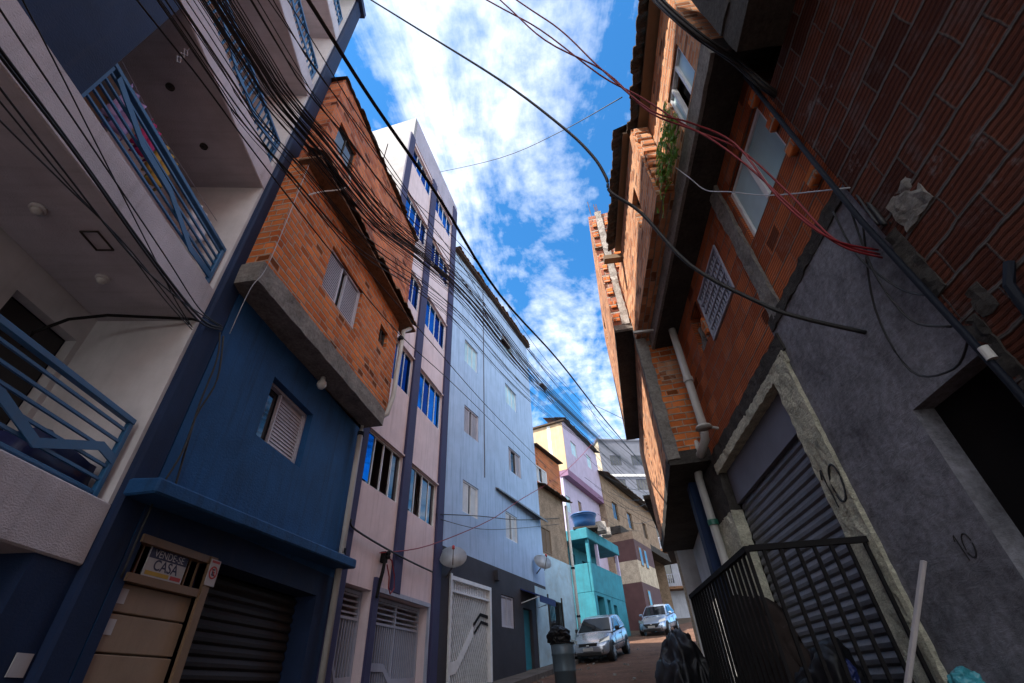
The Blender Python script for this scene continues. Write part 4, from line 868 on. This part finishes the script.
# ---- things along the right
o = MB(1).tube([(1.96, 3.8, .5), (1.96, 3.8, 1.5), (2.17, 3.74, 2.19)], .02).build('old_pole', 'woodpale'); bpy.data.objects.remove(o)
m = MB(1); A = Vector((1.3, 3.74, .62)); B = Vector((2.15, 3.35, 2.12)); a = (B - A).normalized(); x = a.cross(Vector((0, 1, 0))).normalized() * .011; y = a.cross(x).normalized() * .02
m.hexa([tuple(A - x - y), tuple(A + x - y), tuple(A + x + y), tuple(A - x + y), tuple(B - x - y), tuple(B + x - y), tuple(B + x + y), tuple(B - x + y)])
o = m.build('wooden_batten', 'woodpale', bevel=.004); tag(o, 'pale planed batten leaning against the grey cement wall', 'batten')
def sack(name, c, r, seed, mat, label, cat, sq=(1, 1, 1)):
    bm = bmesh.new(); bmesh.ops.create_icosphere(bm, subdivisions=5, radius=1)
    for v in bm.verts:
        n = noise.noise_vector(v.co * 1.6 + Vector((seed, 0, 0))) * .3 + noise.noise_vector(v.co * 4 + Vector((seed, 2, 0))) * .1
        cr = abs(noise.noise(v.co * 3.2 + Vector((0, seed, 0)))) * .22 + abs(noise.noise(v.co * 9 + Vector((seed, seed, 0)))) * .07
        v.co = Vector(((v.co.x + n.x) * r[0], (v.co.y + n.y) * r[1], max(-.75, v.co.z + n.z * .6) * r[2])) * (1 - cr)
        if v.co.z < -.6 * r[2]: v.co.z = -.6 * r[2]
    me = bpy.data.meshes.new(name); bm.to_mesh(me); bm.free(); me.materials.append(M[mat])
    for p in me.polygons: p.use_smooth = True
    o = bpy.data.objects.new(name, me); COL.objects.link(o); o.location = (c[0], c[1], c[2] + .6 * r[2]); return tag(o, label, cat)
sack('rubbish_bag', (1.05, 6.3, gz(6.3)), (.3, .8, .78), 1.3, 'bag', 'big black plastic rubbish bag slumped in front of the iron railing', 'rubbish bag')
sack('rubbish_bag', (1.2, 7.5, gz(7.5)), (.3, .5, .62), 2.9, 'bag', 'smaller black rubbish bag on the road side behind the big one', 'rubbish bag')
sack('covered_heap', (1.72, 5.35, gz(5.3) + .1), (.33, .75, .95), 4.2, 'brownbag', 'dark brown sacking over a tall heap behind the railing bars', 'covered heap')
sack('covered_heap', (1.75, 4.3, gz(4.3) + .1), (.3, .45, .7), 5.7, 'bag', 'dark heap with blue plastic before the roller shutter', 'covered heap')
sack('plastic_sack', (1.78, 4.15, 1.5), (.07, .1, .12), 8.2, 'tarp', 'blue plastic scrap lying on the dark heap by the shutter', 'plastic scrap')
sack('plastic_sack', (2.0, 3.3, 1.43), (.09, .1, .1), 6.1, 'teal', 'teal plastic sack at the foot of the grey cement wall', 'plastic sack')
MBk = MB(1).box(1.75, 2.17, 2.95, 3.6, gz(3) - .2, 1.44).build('concrete_step', 'concdark'); tag(MBk, 'concrete step under the teal sack by the grey wall', 'step')

# ---- drum and bag on the left
t = thing('metal_drum', (-.42, 12.3, gz(12.3)), 0, 'galvanised drum used as a rubbish bin beside the parked car', 'bin')
MB(1).lathe((0, 0, 0), [(.2, 0), (.23, .02), (.235, .3), (.25, .31), (.245, .33), (.25, .6), (.265, .62), (.255, .64), (.262, .82)], 28).build('body', 'binm', t, smooth=True); m = MB(1); n = 24; m.tube([(.265 * math.cos(2 * math.pi * k / n), .265 * math.sin(2 * math.pi * k / n), .82) for k in range(n + 1)], .014, 6); m.build('rim', 'black', t)
sack('rubbish_bag', (-.47, 12.3, gz(12.3) + .8), (.27, .24, .24), 9.4, 'bag', 'black rubbish bag stuffed in the top of the metal drum', 'rubbish bag')

# ---- litter on the road
random.seed(14); m = MB(1)
for k in range(150):
    y = random.uniform(8, 22); f = random.choice((random.uniform(0, .15), random.uniform(.8, 1), random.random())); x = lx(y) + (rx(y) - lx(y)) * f; z = gz(y) + .006; r_ = random.uniform(.015, .07); a = random.uniform(0, 6)
    pts = [(x + r_ * random.uniform(.6, 1.2) * math.cos(a + i * 1.57), y + r_ * random.uniform(.6, 1.2) * math.sin(a + i * 1.57), z) for i in range(4)]
    m.hexa(pts + [(p[0] * .8 + x * .2, p[1] * .8 + y * .2, z + random.uniform(.01, .05)) for p in pts])
o = m.build('litter', 'conc'); o['kind'] = 'stuff'; o['label'] = 'small rubble and litter scattered on the brown road'
# ---- parked cars
def car(loc, yaw, label, paintm, sc, seed):
    t = thing('parked_car', loc, yaw, label, 'car', 'cars parked along the left kerb'); t.scale = (sc, sc, sc)
    pitch = math.atan2(gz(loc[1] + 3) - gz(loc[1]), 3) * math.cos(R(yaw)); t.rotation_euler = (0, -pitch, R(90 - yaw))
    # local s runs back from the nose, d is across (+d = street side), z up
    st = [(0, .5, .30, .52), (.06, .66, .24, .58), (.25, .77, .2, .68), (.7, .815, .2, .80), (1.05, .825, .2, .89), (1.2, .83, .2, .93), (2.0, .835, .2, .95), (3.0, .83, .2, .98), (3.55, .80, .22, 1.0), (3.8, .74, .26, .93), (3.9, .62, .34, .7)]
    m = MB(L); rings = []
    for s, w, zb, zt in st:
        h = zt - zb; half = [(w * .86, zb), (w * .98, zb + .12 * h), (w, zb + .45 * h), (w * .985, zb + .72 * h), (w * .93, zt - .02), (w * .6, zt + .012), (0, zt + .022)]
        ring = [m.v((s, d, z)) for d, z in half] + [m.v((s, -d, z)) for d, z in reversed(half[:-1])]
        rings.append(ring)
    for a, c in zip(rings, rings[1:]):
        for k in range(len(a)): m.bm.faces.new((a[k], a[(k + 1) % len(a)], c[(k + 1) % len(a)], c[k]))
    m.bm.faces.new(rings[0]); m.bm.faces.new(rings[-1])
    o = m.build('body', paintm, t, smooth=True); md = o.modifiers.new('soften', 'SUBSURF'); md.levels = md.render_levels = 1
    # cabin
    gs = [(1.15, .76, .9, .905), (1.85, .60, 1.40, 1.41), (2.2, .61, 1.45, 1.475), (3.0, .60, 1.43, 1.45), (3.35, .585, 1.37, 1.39), (3.78, .68, .96, .97)]
    base = lambda s: (.775 if s < 3.2 else .74, .93 + (s - 1.1) * .02)
    m = MB(L); rings = []
    for s, w, ze, zc in gs:
        bw, bz = base(s); bz = min(bz, ze - .005)
        if s in (1.15, 3.78): bw = w + .01
        half = [(bw, bz), (w, ze), (w * .6, zc), (0, zc + .01)]
        rings.append([m.v((s, d, z)) for d, z in half] + [m.v((s, -d, z)) for d, z in reversed(half[:-1])])
    for a, c in zip(rings, rings[1:]):
        for k in range(len(a) - 1): m.bm.faces.new((a[k], a[k + 1], c[k + 1], c[k]))
    m.build('cabin', paintm, t, smooth=False, bevel=.02)
    lerp = lambda a, c, f: tuple(a[i] + (c[i] - a[i]) * f for i in range(3))
    def glassq(name, p, out, mat='carglass'):
        c = [sum(q[i] for q in p) / 4 for i in range(3)]; q = [tuple(v_ + o_ for v_, o_ in zip(lerp(x_, c, .07), out)) for x_ in p]
        m = MB(L); inn = [tuple(v_ - o_ * .5 for v_, o_ in zip(x_, out)) for x_ in q]; m.hexa([*inn, *q]); return m.build(name, mat, t)
    glassq('windshield', [(1.2, .74, .94), (1.2, -.74, .94), (1.83, -.59, 1.4), (1.83, .59, 1.4)], (-.012, 0, .012))
    glassq('rear_window', [(3.42, .56, 1.33), (3.42, -.56, 1.33), (3.74, -.66, 1.0), (3.74, .66, 1.0)], (.012, 0, .01))
    for sg in (1, -1):
        glassq('side_window', [(1.4, .775 * sg, .97), (2.42, .775 * sg, .98), (2.38, .607 * sg, 1.42), (1.92, .602 * sg, 1.38)], (0, .01 * sg, .004))
        glassq('side_window', [(2.5, .775 * sg, .98), (3.4, .745 * sg, 1.0), (3.15, .595 * sg, 1.38), (2.46, .607 * sg, 1.42)], (0, .01 * sg, .004))
        m = MB(L).box(1.45, 1.6, .8 * sg if sg > 0 else -.98, .98 if sg > 0 else -.8, .95, 1.08); m.build('wing_mirror', paintm if seed else 'trim', t, bevel=.03)
        hl = [(.12, .40 * sg, .60), (.42, .80 * sg, .66), (.50, .79 * sg, .80), (.2, .44 * sg, .72)]; glassq('headlight', [tuple(p) for p in hl], (-.02, .012 * sg, .02), 'lamp')
        MB(L).lathe((.06, .56 * sg, .36), [(.001, 0)] if False else [(.06, -.0), (.06, .03)], 14, 'y').build('fog_lamp', 'trim', t)
        for s_ in (.68, 3.1):
            hb = MB(L).lathe((s_, .0, .3), [(.3, .70 * sg), (.3, .845 * sg), (.27, .852 * sg)] if sg > 0 else [(.27, -.852), (.3, -.845), (.3, -.70)], 24, 'y').build('wheel', 'tyre', t, smooth=False)
            rm = MB(L); rm.lathe((s_, 0, .3), [(.001, .858 * sg), (.06, .862 * sg), (.2, .846 * sg), (.215, .85 * sg)], 20, 'y')
            for k in range(6):
                a0 = k * math.pi / 3; rm.hexa([(s_ + r_ * math.cos(a0 + da) , dd * sg, .3 + r_ * math.sin(a0 + da)) for dd in (.852, .868) for r_, da in ((.04, -.5), (.2, -.1), (.2, .1), (.04, .5))])
            rm.build('rim', 'rim', hb)
            MB(L).lathe((s_, 0, .32), [(.345, .6 * sg), (.345, .829 * sg), (.30, .83 * sg)], 24, 'y').build('wheel_arch', 'trim', t)
        m = MB(L).box(1.3, 1.31, .826 * sg - .004, .826 * sg + .008, .3, .93).box(2.42, 2.43, .83 * sg - .004, .83 * sg + .008, .3, .95).box(1.0, 2.9, .828 * sg - .004, .828 * sg + .012, .48, .52); m.build('door_trim', 'trim', t)
        MB(L).box(2.2, 2.38, .83 * sg - .01, .83 * sg + .03, .78, .81).build('door_handle', 'trim', t)
    if seed: m = MB(L).hexa([(-.02, -.3, .40), (-.02, .3, .40), (.1, .32, .4), (.1, -.32, .4), (.0, -.48, .6), (.0, .48, .6), (.12, .5, .6), (.12, -.5, .6)])
    else: m = MB(L).box(-.0, .16, -.36, .36, .545, .64)
    m.build('grille', 'trim', t, bevel=.015)
    MB(L).box(-.02, .1, -.5, .5, .24, .36).build('air_intake', 'trim', t, bevel=.02)
    MB(L).box(-.035, -.02, -.2, .2, .40, .50).build('number_plate', 'plate', t)
    MB(L).lathe((-.02, 0, .57), [(.05, -.012), (.05, .012)], 14).build('emblem', 'alu', t)
    m = MB(L).tube([(1.24, .3, .955), (1.5, -.25, 1.15)], .01).tube([(1.24, -.1, .955), (1.42, -.55, 1.06)], .01); m.build('wiper', 'trim', t)
    return t
car((.22, 17.9, gz(17.9)), 18, 'silver hatchback with dark bumper trim parked beside the turquoise house', 'silver', .84, 0)
car((3.45, 26.3, gz(26.3)), 22, 'pale blue-silver hatchback with large black grille parked farther up the street', 'bluecar', .84, 1)
t = thing('red_bucket', (5.2, 36, gz(36)), 0, 'small red bucket far up the street beyond the second car', 'bucket')
MB(1).lathe((0, 0, 0), [(.15, 0), (.2, .35), (.215, .36)], 18).build('tub', 'red', t, smooth=True); MB(1).tube([(.2, 0, .35), (.12, 0, .5), (0, 0, .55), (-.12, 0, .5), (-.2, 0, .35)], .01).build('handle', 'tin', t)
# ================================================================== cables
def smooth_pts(P, k=5):
    P = [Vector(p) for p in P]; out = []
    for i in range(len(P) - 1):
        p0, p1, p2, p3 = P[max(i - 1, 0)], P[i], P[i + 1], P[min(i + 2, len(P) - 1)]
        for j in range(k):
            t = j / k; out.append(.5 * ((2 * p1) + (p2 - p0) * t + (2 * p0 - 5 * p1 + 4 * p2 - p3) * t * t + (3 * p1 - p0 - 3 * p2 + p3) * t ** 3))
    out.append(P[-1]); return [tuple(v) for v in out]
def cable(pts, r, label, group=None, mat='rubber', name='overhead_cable', k=5, sides=6):
    o = MB(1).tube(smooth_pts(pts, k), r, sides).build(name, mat, smooth=True); return tag(o, label, 'cable', group)
CORE = [(-2.49, -2.03, 5.83), (-1.9, 0.87, 5.31), (-1.8, 1.37, 5.22), (-1.69, 1.88, 5.3), (-1.52, 2.73, 5.41), (-1.32, 3.74, 5.87), (-1.05, 5.08, 6.34), (-0.54, 7.58, 6.81), (0.23, 11.39, 7.89), (2.79, 24.0, 11.84)]
ARC = [(-4.34, 3.07, 16.42), (-2.95, 3.0, 13.75), (-1.63, 2.93, 11.2), (-0.23, 2.85, 8.47), (0.46, 2.82, 6.93), (0.72, 2.8, 6.17), (0.8, 2.8, 5.71), (0.8, 2.8, 5.47), (1.01, 2.79, 5.09), (1.25, 2.78, 4.32), (1.62, 2.76, 3.82), (1.82, 2.74, 3.63), (2.17, 2.73, 3.43)]
LONG = [(-1.95, -2.12, 5.05), (-1.2, 0.78, 4.99), (-1.15, 0.98, 4.99), (-1.03, 1.44, 4.99), (-0.79, 2.36, 5.09), (-0.45, 3.68, 5.1), (0.18, 6.13, 5.79), (1.17, 9.94, 6.6), (3.01, 17.07, 8.29), (5.33, 26.0, 10.08)]
RED0 = [(-1.7, 1.2, 9.36), (-0.21, 1.6, 7.39), (0.29, 1.73, 6.73), (0.73, 1.85, 5.85), (1.02, 1.93, 5.51), (1.32, 2.01, 5.06), (1.63, 2.09, 4.8), (1.8, 2.14, 4.25), (1.89, 2.16, 3.78), (2.14, 2.23, 3.67)]
RED1 = [(-1.02, 1.33, 9.62), (-0.07, 1.6, 7.32), (0.31, 1.71, 6.4), (0.78, 1.84, 5.87), (1.03, 1.92, 5.22), (1.37, 2.01, 4.97), (1.59, 2.07, 4.57), (1.76, 2.12, 4.01), (1.9, 2.16, 3.72), (2.14, 2.23, 3.64)]
RED2 = [(-1.12, 1.23, 9.38), (0.1, 1.6, 7.23), (0.47, 1.71, 6.59), (0.73, 1.79, 5.84), (1.02, 1.88, 5.18), (1.31, 1.97, 5.07), (1.6, 2.06, 4.84), (1.66, 2.07, 4.13), (1.84, 2.13, 3.77), (2.14, 2.22, 3.7)]
THICK = [(0.95, 1.29, 8.76), (1.25, 1.48, 6.79), (1.34, 1.54, 6.2), (1.57, 1.69, 5.86), (1.88, 1.89, 5.79), (2.06, 2.01, 5.5), (2.38, 2.22, 5.42), (2.48, 2.29, 4.9), (2.21, 2.11, 4.16), (2.12, 2.05, 3.74)]
LW0 = [(-2.34, -0.35, 4.24), (-2.61, 0.61, 4.33), (-2.77, 1.17, 4.39), (-3.02, 2.05, 4.46), (-3.26, 2.93, 4.57), (-3.37, 3.31, 4.77)]
LW1 = [(-2.34, -0.33, 4.19), (-2.61, 0.63, 4.3), (-2.77, 1.2, 4.37), (-3.02, 2.07, 4.43), (-3.26, 2.91, 4.53), (-3.37, 3.32, 4.75)]
LW2 = [(-2.35, -0.23, 4.09), (-2.63, 0.73, 4.17), (-2.76, 1.17, 4.21), (-2.97, 1.92, 4.28), (-3.16, 2.58, 4.47), (-3.36, 3.28, 4.76)]
LW3 = [(-2.35, -0.18, 3.99), (-2.64, 0.76, 4.12), (-2.8, 1.29, 4.19), (-2.95, 1.78, 4.29), (-3.15, 2.45, 4.35), (-3.3, 2.94, 4.44)]
LW4 = [(-2.32, -0.48, 4.46), (-2.59, 0.48, 4.5), (-2.76, 1.12, 4.53), (-3.06, 2.19, 4.6), (-3.25, 2.88, 4.63), (-3.37, 3.3, 4.79)]
LW5 = [(-2.33, -0.32, 4.71), (-2.61, 0.63, 4.64), (-2.79, 1.22, 4.59), (-3.06, 2.12, 4.51), (-3.19, 2.56, 4.46), (-3.3, 2.93, 4.46)]
LW6 = [(-2.36, -0.1, 3.8), (-2.65, 0.83, 4.04), (-2.8, 1.3, 4.17), (-2.98, 1.9, 4.32), (-3.3, 2.89, 4.46)]
TH0 = [(-2.13, -1.4, 4.44), (-2.0, 0.58, 4.68), (-1.97, 1.02, 4.74), (-1.94, 1.56, 4.78), (-1.87, 2.58, 4.88), (-1.76, 4.17, 5.11), (-1.55, 7.36, 5.99), (-0.85, 18.0, 8.71)]
TH1 = [(-2.22, -1.33, 5.03), (-2.0, 0.65, 4.93), (-1.93, 1.29, 4.89), (-1.82, 2.25, 4.95), (-1.59, 4.38, 5.33), (-1.14, 8.44, 6.08), (-0.09, 18.0, 8.22)]
TH2 = [(-2.37, -0.62, 6.75), (-2.0, 1.35, 6.82), (-1.73, 2.76, 6.87), (-1.36, 4.75, 7.24), (-0.62, 8.68, 8.3), (1.13, 18.0, 11.25)]
TH3 = [(-2.44, -0.31, 6.52), (-2.0, 1.63, 6.64), (-1.63, 3.26, 6.75), (-1.16, 5.37, 6.91), (-0.28, 9.28, 7.21), (1.69, 18.0, 9.32)]
CROSS0 = [(-3.13, 9.06, 16.7), (-0.6, 6.0, 11.83), (0.78, 5.0, 10.78), (1.5, 3.31, 8.38)]
WHITE = [(1.75, 3.26, 6.4), (1.8, 3.18, 6.05), (1.9, 3.18, 5.8), (2.0, 2.99, 5.47), (2.1, 2.69, 4.96), (2.15, 2.1, 4.19)]
REDC = [(-3.21, 7.97, 3.56), (-2.86, 9.72, 4.06), (-2.09, 12.75, 5.35), (-1.44, 14.88, 6.53), (0.27, 20.13, 9.43), (2.6, 26.06, 13.73)]
BLKC = [(-3.31, 7.12, 3.72), (-3.09, 8.65, 3.64), (-2.88, 10.14, 3.63)]
HORZ = [(-2.93, 10.3, 4.86), (-2.3, 12.36, 5.36), (-1.49, 15.01, 5.94), (-0.26, 19.02, 7.04)]
HORZ2 = [(-2.93, 10.31, 4.78), (-2.3, 12.36, 5.03), (-1.5, 14.98, 5.68), (-0.29, 18.94, 6.79)]
FAR0 = [(1.27, 16.0, 10.69), (1.87, 16.8, 9.62), (3.31, 18.74, 8.94), (5.73, 22.0, 8.2)]
FAR1 = [(1.43, 16.0, 10.44), (2.08, 12.66, 7.9), (2.26, 11.71, 7.09), (2.4, 11.0, 6.31)]
FAR2 = [(-2.42, 9.0, 12.25), (-1.41, 11.12, 10.67), (0.21, 14.51, 9.46), (2.51, 19.33, 8.9), (4.74, 24.0, 8.68)]
FAR3 = [(-2.17, 10.0, 12.61), (-0.62, 13.31, 11.37), (1.55, 17.95, 11.18), (4.85, 25.0, 10.89)]
FAR4 = [(-1.84, 10.0, 11.01), (-0.36, 13.32, 10.05), (1.77, 18.11, 9.81), (4.84, 25.0, 9.67)]
FAR5 = [(-0.39, 4.0, 8.66), (0.47, 6.27, 8.46), (1.51, 9.0, 9.55)]

cable(ARC, .016, 'thick black cable arcing across the open sky down to the grey cement wall')
cable(LONG, .014, 'thick single black cable running up the street across the left of the sky')
for i, c in enumerate((RED0, RED1, RED2)): cable(c, .0075, 'dark red wire of the three slung across to the grey cement wall', 'red wires slung across the street', 'redcable')
random.seed(21)
for i, (dx, dy, r) in enumerate(((0, 0, .015), (.04, .0, .011), (.02, .04, .01), (-.03, .02, .008), (.05, .04, .008))):
    cable([(x + dx, y + dy * .3, z + dy) for x, y, z in THICK], r, 'black cable of the thick bunch along the right-hand brick walls', 'thick cables along the right-hand walls')
for i, c in enumerate((LW0, LW1, LW2, LW3, LW4, LW5, LW6)): cable(c, (.011, .009, .006, .005, .006, .005, .005)[i], 'thin black wire drawn along the white balcony block to its navy pillar', 'wires along the white balcony block')
for i, c in enumerate((TH0, TH1, TH2, TH3)): cable(c, .006, 'slim black wire strung loosely beside the dense cable bundle', 'slim wires beside the bundle')
n = len(CORE)
for i in range(44):
    a = random.uniform(0, 2 * math.pi); q = (.015 + abs(random.gauss(0, .05))) if i < 20 else (.06 + abs(random.gauss(0, .17))); ox, oz = math.cos(a) * q * 1.1, math.sin(a) * q * 1.3
    ph = random.uniform(0, 6.28); sag = random.uniform(-.03, .05)
    P = []
    for j, (x, y, z) in enumerate(CORE):
        f = j / (n - 1); s_ = 1 + .6 * f; P.append((x + ox * s_ * .9, y, z + oz * s_ - sag * math.sin(math.pi * min(1, max(0, (f - .1) / .9))) + .012 * math.sin(ph + j * 1.7)))
    P.append((P[-1][0] + 2.6, P[-1][1] + 9, P[-1][2] + 2.2))
    cable(P, random.choice((.003, .0035, .0045, .006, .009 if i < 8 else .004)), 'black cable in the dense bundle sweeping up the left side of the street', 'dense overhead cable bundle', k=4, sides=5)
def splice(i, f, lab, ln=.16, r=.032):
    a, c = Vector(CORE[i]), Vector(CORE[i + 1]); p = a.lerp(c, f); d = (c - a).normalized()
    t = MB(1).tube([tuple(p - d * ln), tuple(p - d * ln * .8), tuple(p + d * ln * .8), tuple(p + d * ln)], [r * .4, r, r, r * .4], 10).build('splice_box', 'rubber', smooth=True)
    tag(t, lab, 'splice box')
splice(5, .2, 'black splice box on the cable bundle in front of the pink tower'); splice(6, .6, 'black splice box on the bundle before the light blue house, nearer one', .2, .04); splice(7, .45, 'black splice box on the bundle high before the light blue house roof, farther one', .24, .05)
cable(CROSS0, .008, 'lone thin wire crossing the blue sky from the pink house to the right-hand roof')
cable(WHITE, .006, 'pale thin wire looping over the white framed window', mat='whitecable')
cable(REDC, .011, 'dark red cable rising in front of the light blue house', mat='redcable')
cable([(-3.35, 7.0, 3.85)] + BLKC, .016, 'thick black cable stapled along the pink wall above the gates')
cable(HORZ, .012, 'upper black cable stretched along the light blue wall'); cable(HORZ2, .008, 'lower sagging black cable along the light blue wall')
for c in (FAR0, FAR1, FAR2, FAR3, FAR4): cable(c, .009, 'black wire crossing over the far end of the street', 'wires over the far street')
random.seed(31)
for i in range(14):
    a = (random.uniform(1.2, 2.6), random.uniform(24, 27), random.uniform(9, 13)); c = (random.uniform(5.2, 7.4), random.uniform(31, 36), random.uniform(9, 12.5)); q = tuple((u + v) / 2 for u, v in zip(a, c))
    cable([a, (q[0], q[1], q[2] - random.uniform(.2, .9)), c], .012, 'thin sagging wire in the tangle before the lilac and tan houses', 'tangle of wires at the bend', k=8, sides=4)
# loose loops by the conduit on the cement wall
for pts in ([(2.14, 2.2, 3.9), (2.13, 2.5, 3.45), (2.13, 2.55, 3.0), (2.13, 2.3, 2.85), (2.1, 2.08, 2.9)], [(2.12, 2.15, 4.1), (2.1, 2.3, 3.6), (2.1, 2.3, 3.2), (2.1, 2.12, 3.0)], [(2.13, 2.3, 4.2), (2.12, 2.35, 3.8), (2.12, 2.25, 3.4), (2.1, 2.1, 3.2)]): cable(pts, .007, 'loose black wire loop hanging by the conduit on the cement wall', 'loose wire loops on the cement wall')
for pts in ([(-3.36, 3.3, 4.7), (-3.32, 3.36, 4.4), (-3.34, 3.4, 3.9), (-3.33, 3.44, 3.5), (-3.33, 3.5, 3.1)], [(-3.34, 3.34, 4.68), (-3.3, 3.44, 4.2), (-3.34, 3.42, 3.8), (-3.31, 3.4, 3.4), (-3.34, 3.36, 3.0), (-3.34, 3.36, 2.4)]): cable(pts, .009, 'wire hanging down the joint between the navy pillar and the blue wall', 'wires down the navy pillar joint', 'rubber')
cable([(-3.3, 3.36, 4.72), (-3.12, 3.2, 5.2), (-3.06, 3.24, 5.7), (-3.07, 3.25, 7.7)], .004, 'thin pale wire running up the corner of the orange brick storey', mat='whitecable')
cable([(-3.07, 3.42, 7.2), (-2.98, 3.55, 7.45), (-2.75, 3.7, 7.7), (-2.72, 3.72, 8.0), (-2.95, 3.6, 8.5)], .01, 'pale hose looping over the brick house eave', mat='pvc')

# ================================================================== sky, sun, camera
EL, TS = 52, Vector((-.8, -.6, 0)).normalized()
to_sun = Vector((TS.x * math.cos(R(EL)), TS.y * math.cos(R(EL)), math.sin(R(EL))))
sun = bpy.data.lights.new('sun', 'SUN'); sun.energy = 5; sun.angle = R(.5); sun.color = (1, .93, .82)
so = bpy.data.objects.new('sun', sun); COL.objects.link(so); so.rotation_euler = to_sun.to_track_quat('Z', 'Y').to_euler()
w = bpy.data.worlds.new('World'); S.world = w; w.use_nodes = True
n, l = w.node_tree.nodes, w.node_tree.links
sky = n.new('ShaderNodeTexSky'); sky.sky_type = 'NISHITA'; sky.sun_disc = False; sky.sun_elevation = R(EL); sky.sun_rotation = math.atan2(TS.x, TS.y) % (2 * math.pi)
sky.air_density = 1.0; sky.dust_density = .2; sky.ozone_density = 1.5
bg = n['Background']; bg.inputs[1].default_value = .10
tc = n.new('ShaderNodeTexCoord'); sp = n.new('ShaderNodeSeparateXYZ'); l.new(tc.outputs['Generated'], sp.inputs[0])
zz = n.new('ShaderNodeMath'); zz.operation = 'MAXIMUM'; zz.inputs[1].default_value = .05; l.new(sp.outputs[2], zz.inputs[0])
cv = n.new('ShaderNodeCombineXYZ')
for i in (0, 1):
    dv = n.new('ShaderNodeMath'); dv.operation = 'DIVIDE'; l.new(sp.outputs[i], dv.inputs[0]); l.new(zz.outputs[0], dv.inputs[1]); l.new(dv.outputs[0], cv.inputs[i])
mp = n.new('ShaderNodeMapping'); mp.inputs['Rotation'].default_value = (0, 0, R(25)); mp.inputs['Scale'].default_value = (1.15, .42, 1); mp.inputs['Location'].default_value = (4.37, 8.91, 0); l.new(cv.outputs[0], mp.inputs[0])
c1 = nz(n, l, mp.outputs[0], 2.1, 9, .62); c1.inputs['Distortion'].default_value = .7
c2 = nz(n, l, cv.outputs[0], 14, 7, .6)
ad = n.new('ShaderNodeMath'); ad.operation = 'MULTIPLY_ADD'; ad.inputs[1].default_value = .32; l.new(c2.outputs['Fac'], ad.inputs[0]); l.new(c1.outputs['Fac'], ad.inputs[2])
# added unseen cloud bank overhead and behind the camera, brightened for more fill
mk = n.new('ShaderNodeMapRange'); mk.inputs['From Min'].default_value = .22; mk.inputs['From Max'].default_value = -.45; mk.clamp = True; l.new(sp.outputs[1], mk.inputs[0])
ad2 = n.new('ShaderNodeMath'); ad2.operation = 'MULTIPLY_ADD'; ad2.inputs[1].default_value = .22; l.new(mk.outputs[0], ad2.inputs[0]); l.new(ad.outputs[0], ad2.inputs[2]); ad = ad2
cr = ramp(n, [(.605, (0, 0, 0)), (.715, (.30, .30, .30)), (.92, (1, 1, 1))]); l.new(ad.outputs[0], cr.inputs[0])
tint = mixc(n, l, 1.0, sky.outputs[0], (.34, 1.0, 1.4), 'MULTIPLY')
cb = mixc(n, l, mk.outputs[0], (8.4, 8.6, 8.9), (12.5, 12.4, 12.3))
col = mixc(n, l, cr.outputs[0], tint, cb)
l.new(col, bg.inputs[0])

cam = bpy.data.cameras.new('camera'); co = bpy.data.objects.new('camera', cam); COL.objects.link(co); S.camera = co
cam.sensor_width = 36; cam.lens = 455 / 1024 * 36; cam.clip_start = .05; cam.clip_end = 2000
rot = Matrix([[0.99067, 0.1141, 0.07456], [0.1285, -0.59937, -0.79009], [-0.04547, 0.7923, -0.60843]])
co.matrix_world = Matrix.Translation((0, 0, 1.6)) @ rot.to_4x4()
S.render.resolution_x, S.render.resolution_y = 1024, 683
vs = S.view_settings; vs.view_transform = 'Standard'; vs.look = 'None'; vs.gamma = 1; vs.use_curve_mapping = False; vs.exposure = 1.2
S.cycles.use_denoising = True
S.cycles.max_bounces = 8; S.cycles.diffuse_bounces = 3; S.cycles.glossy_bounces = 4
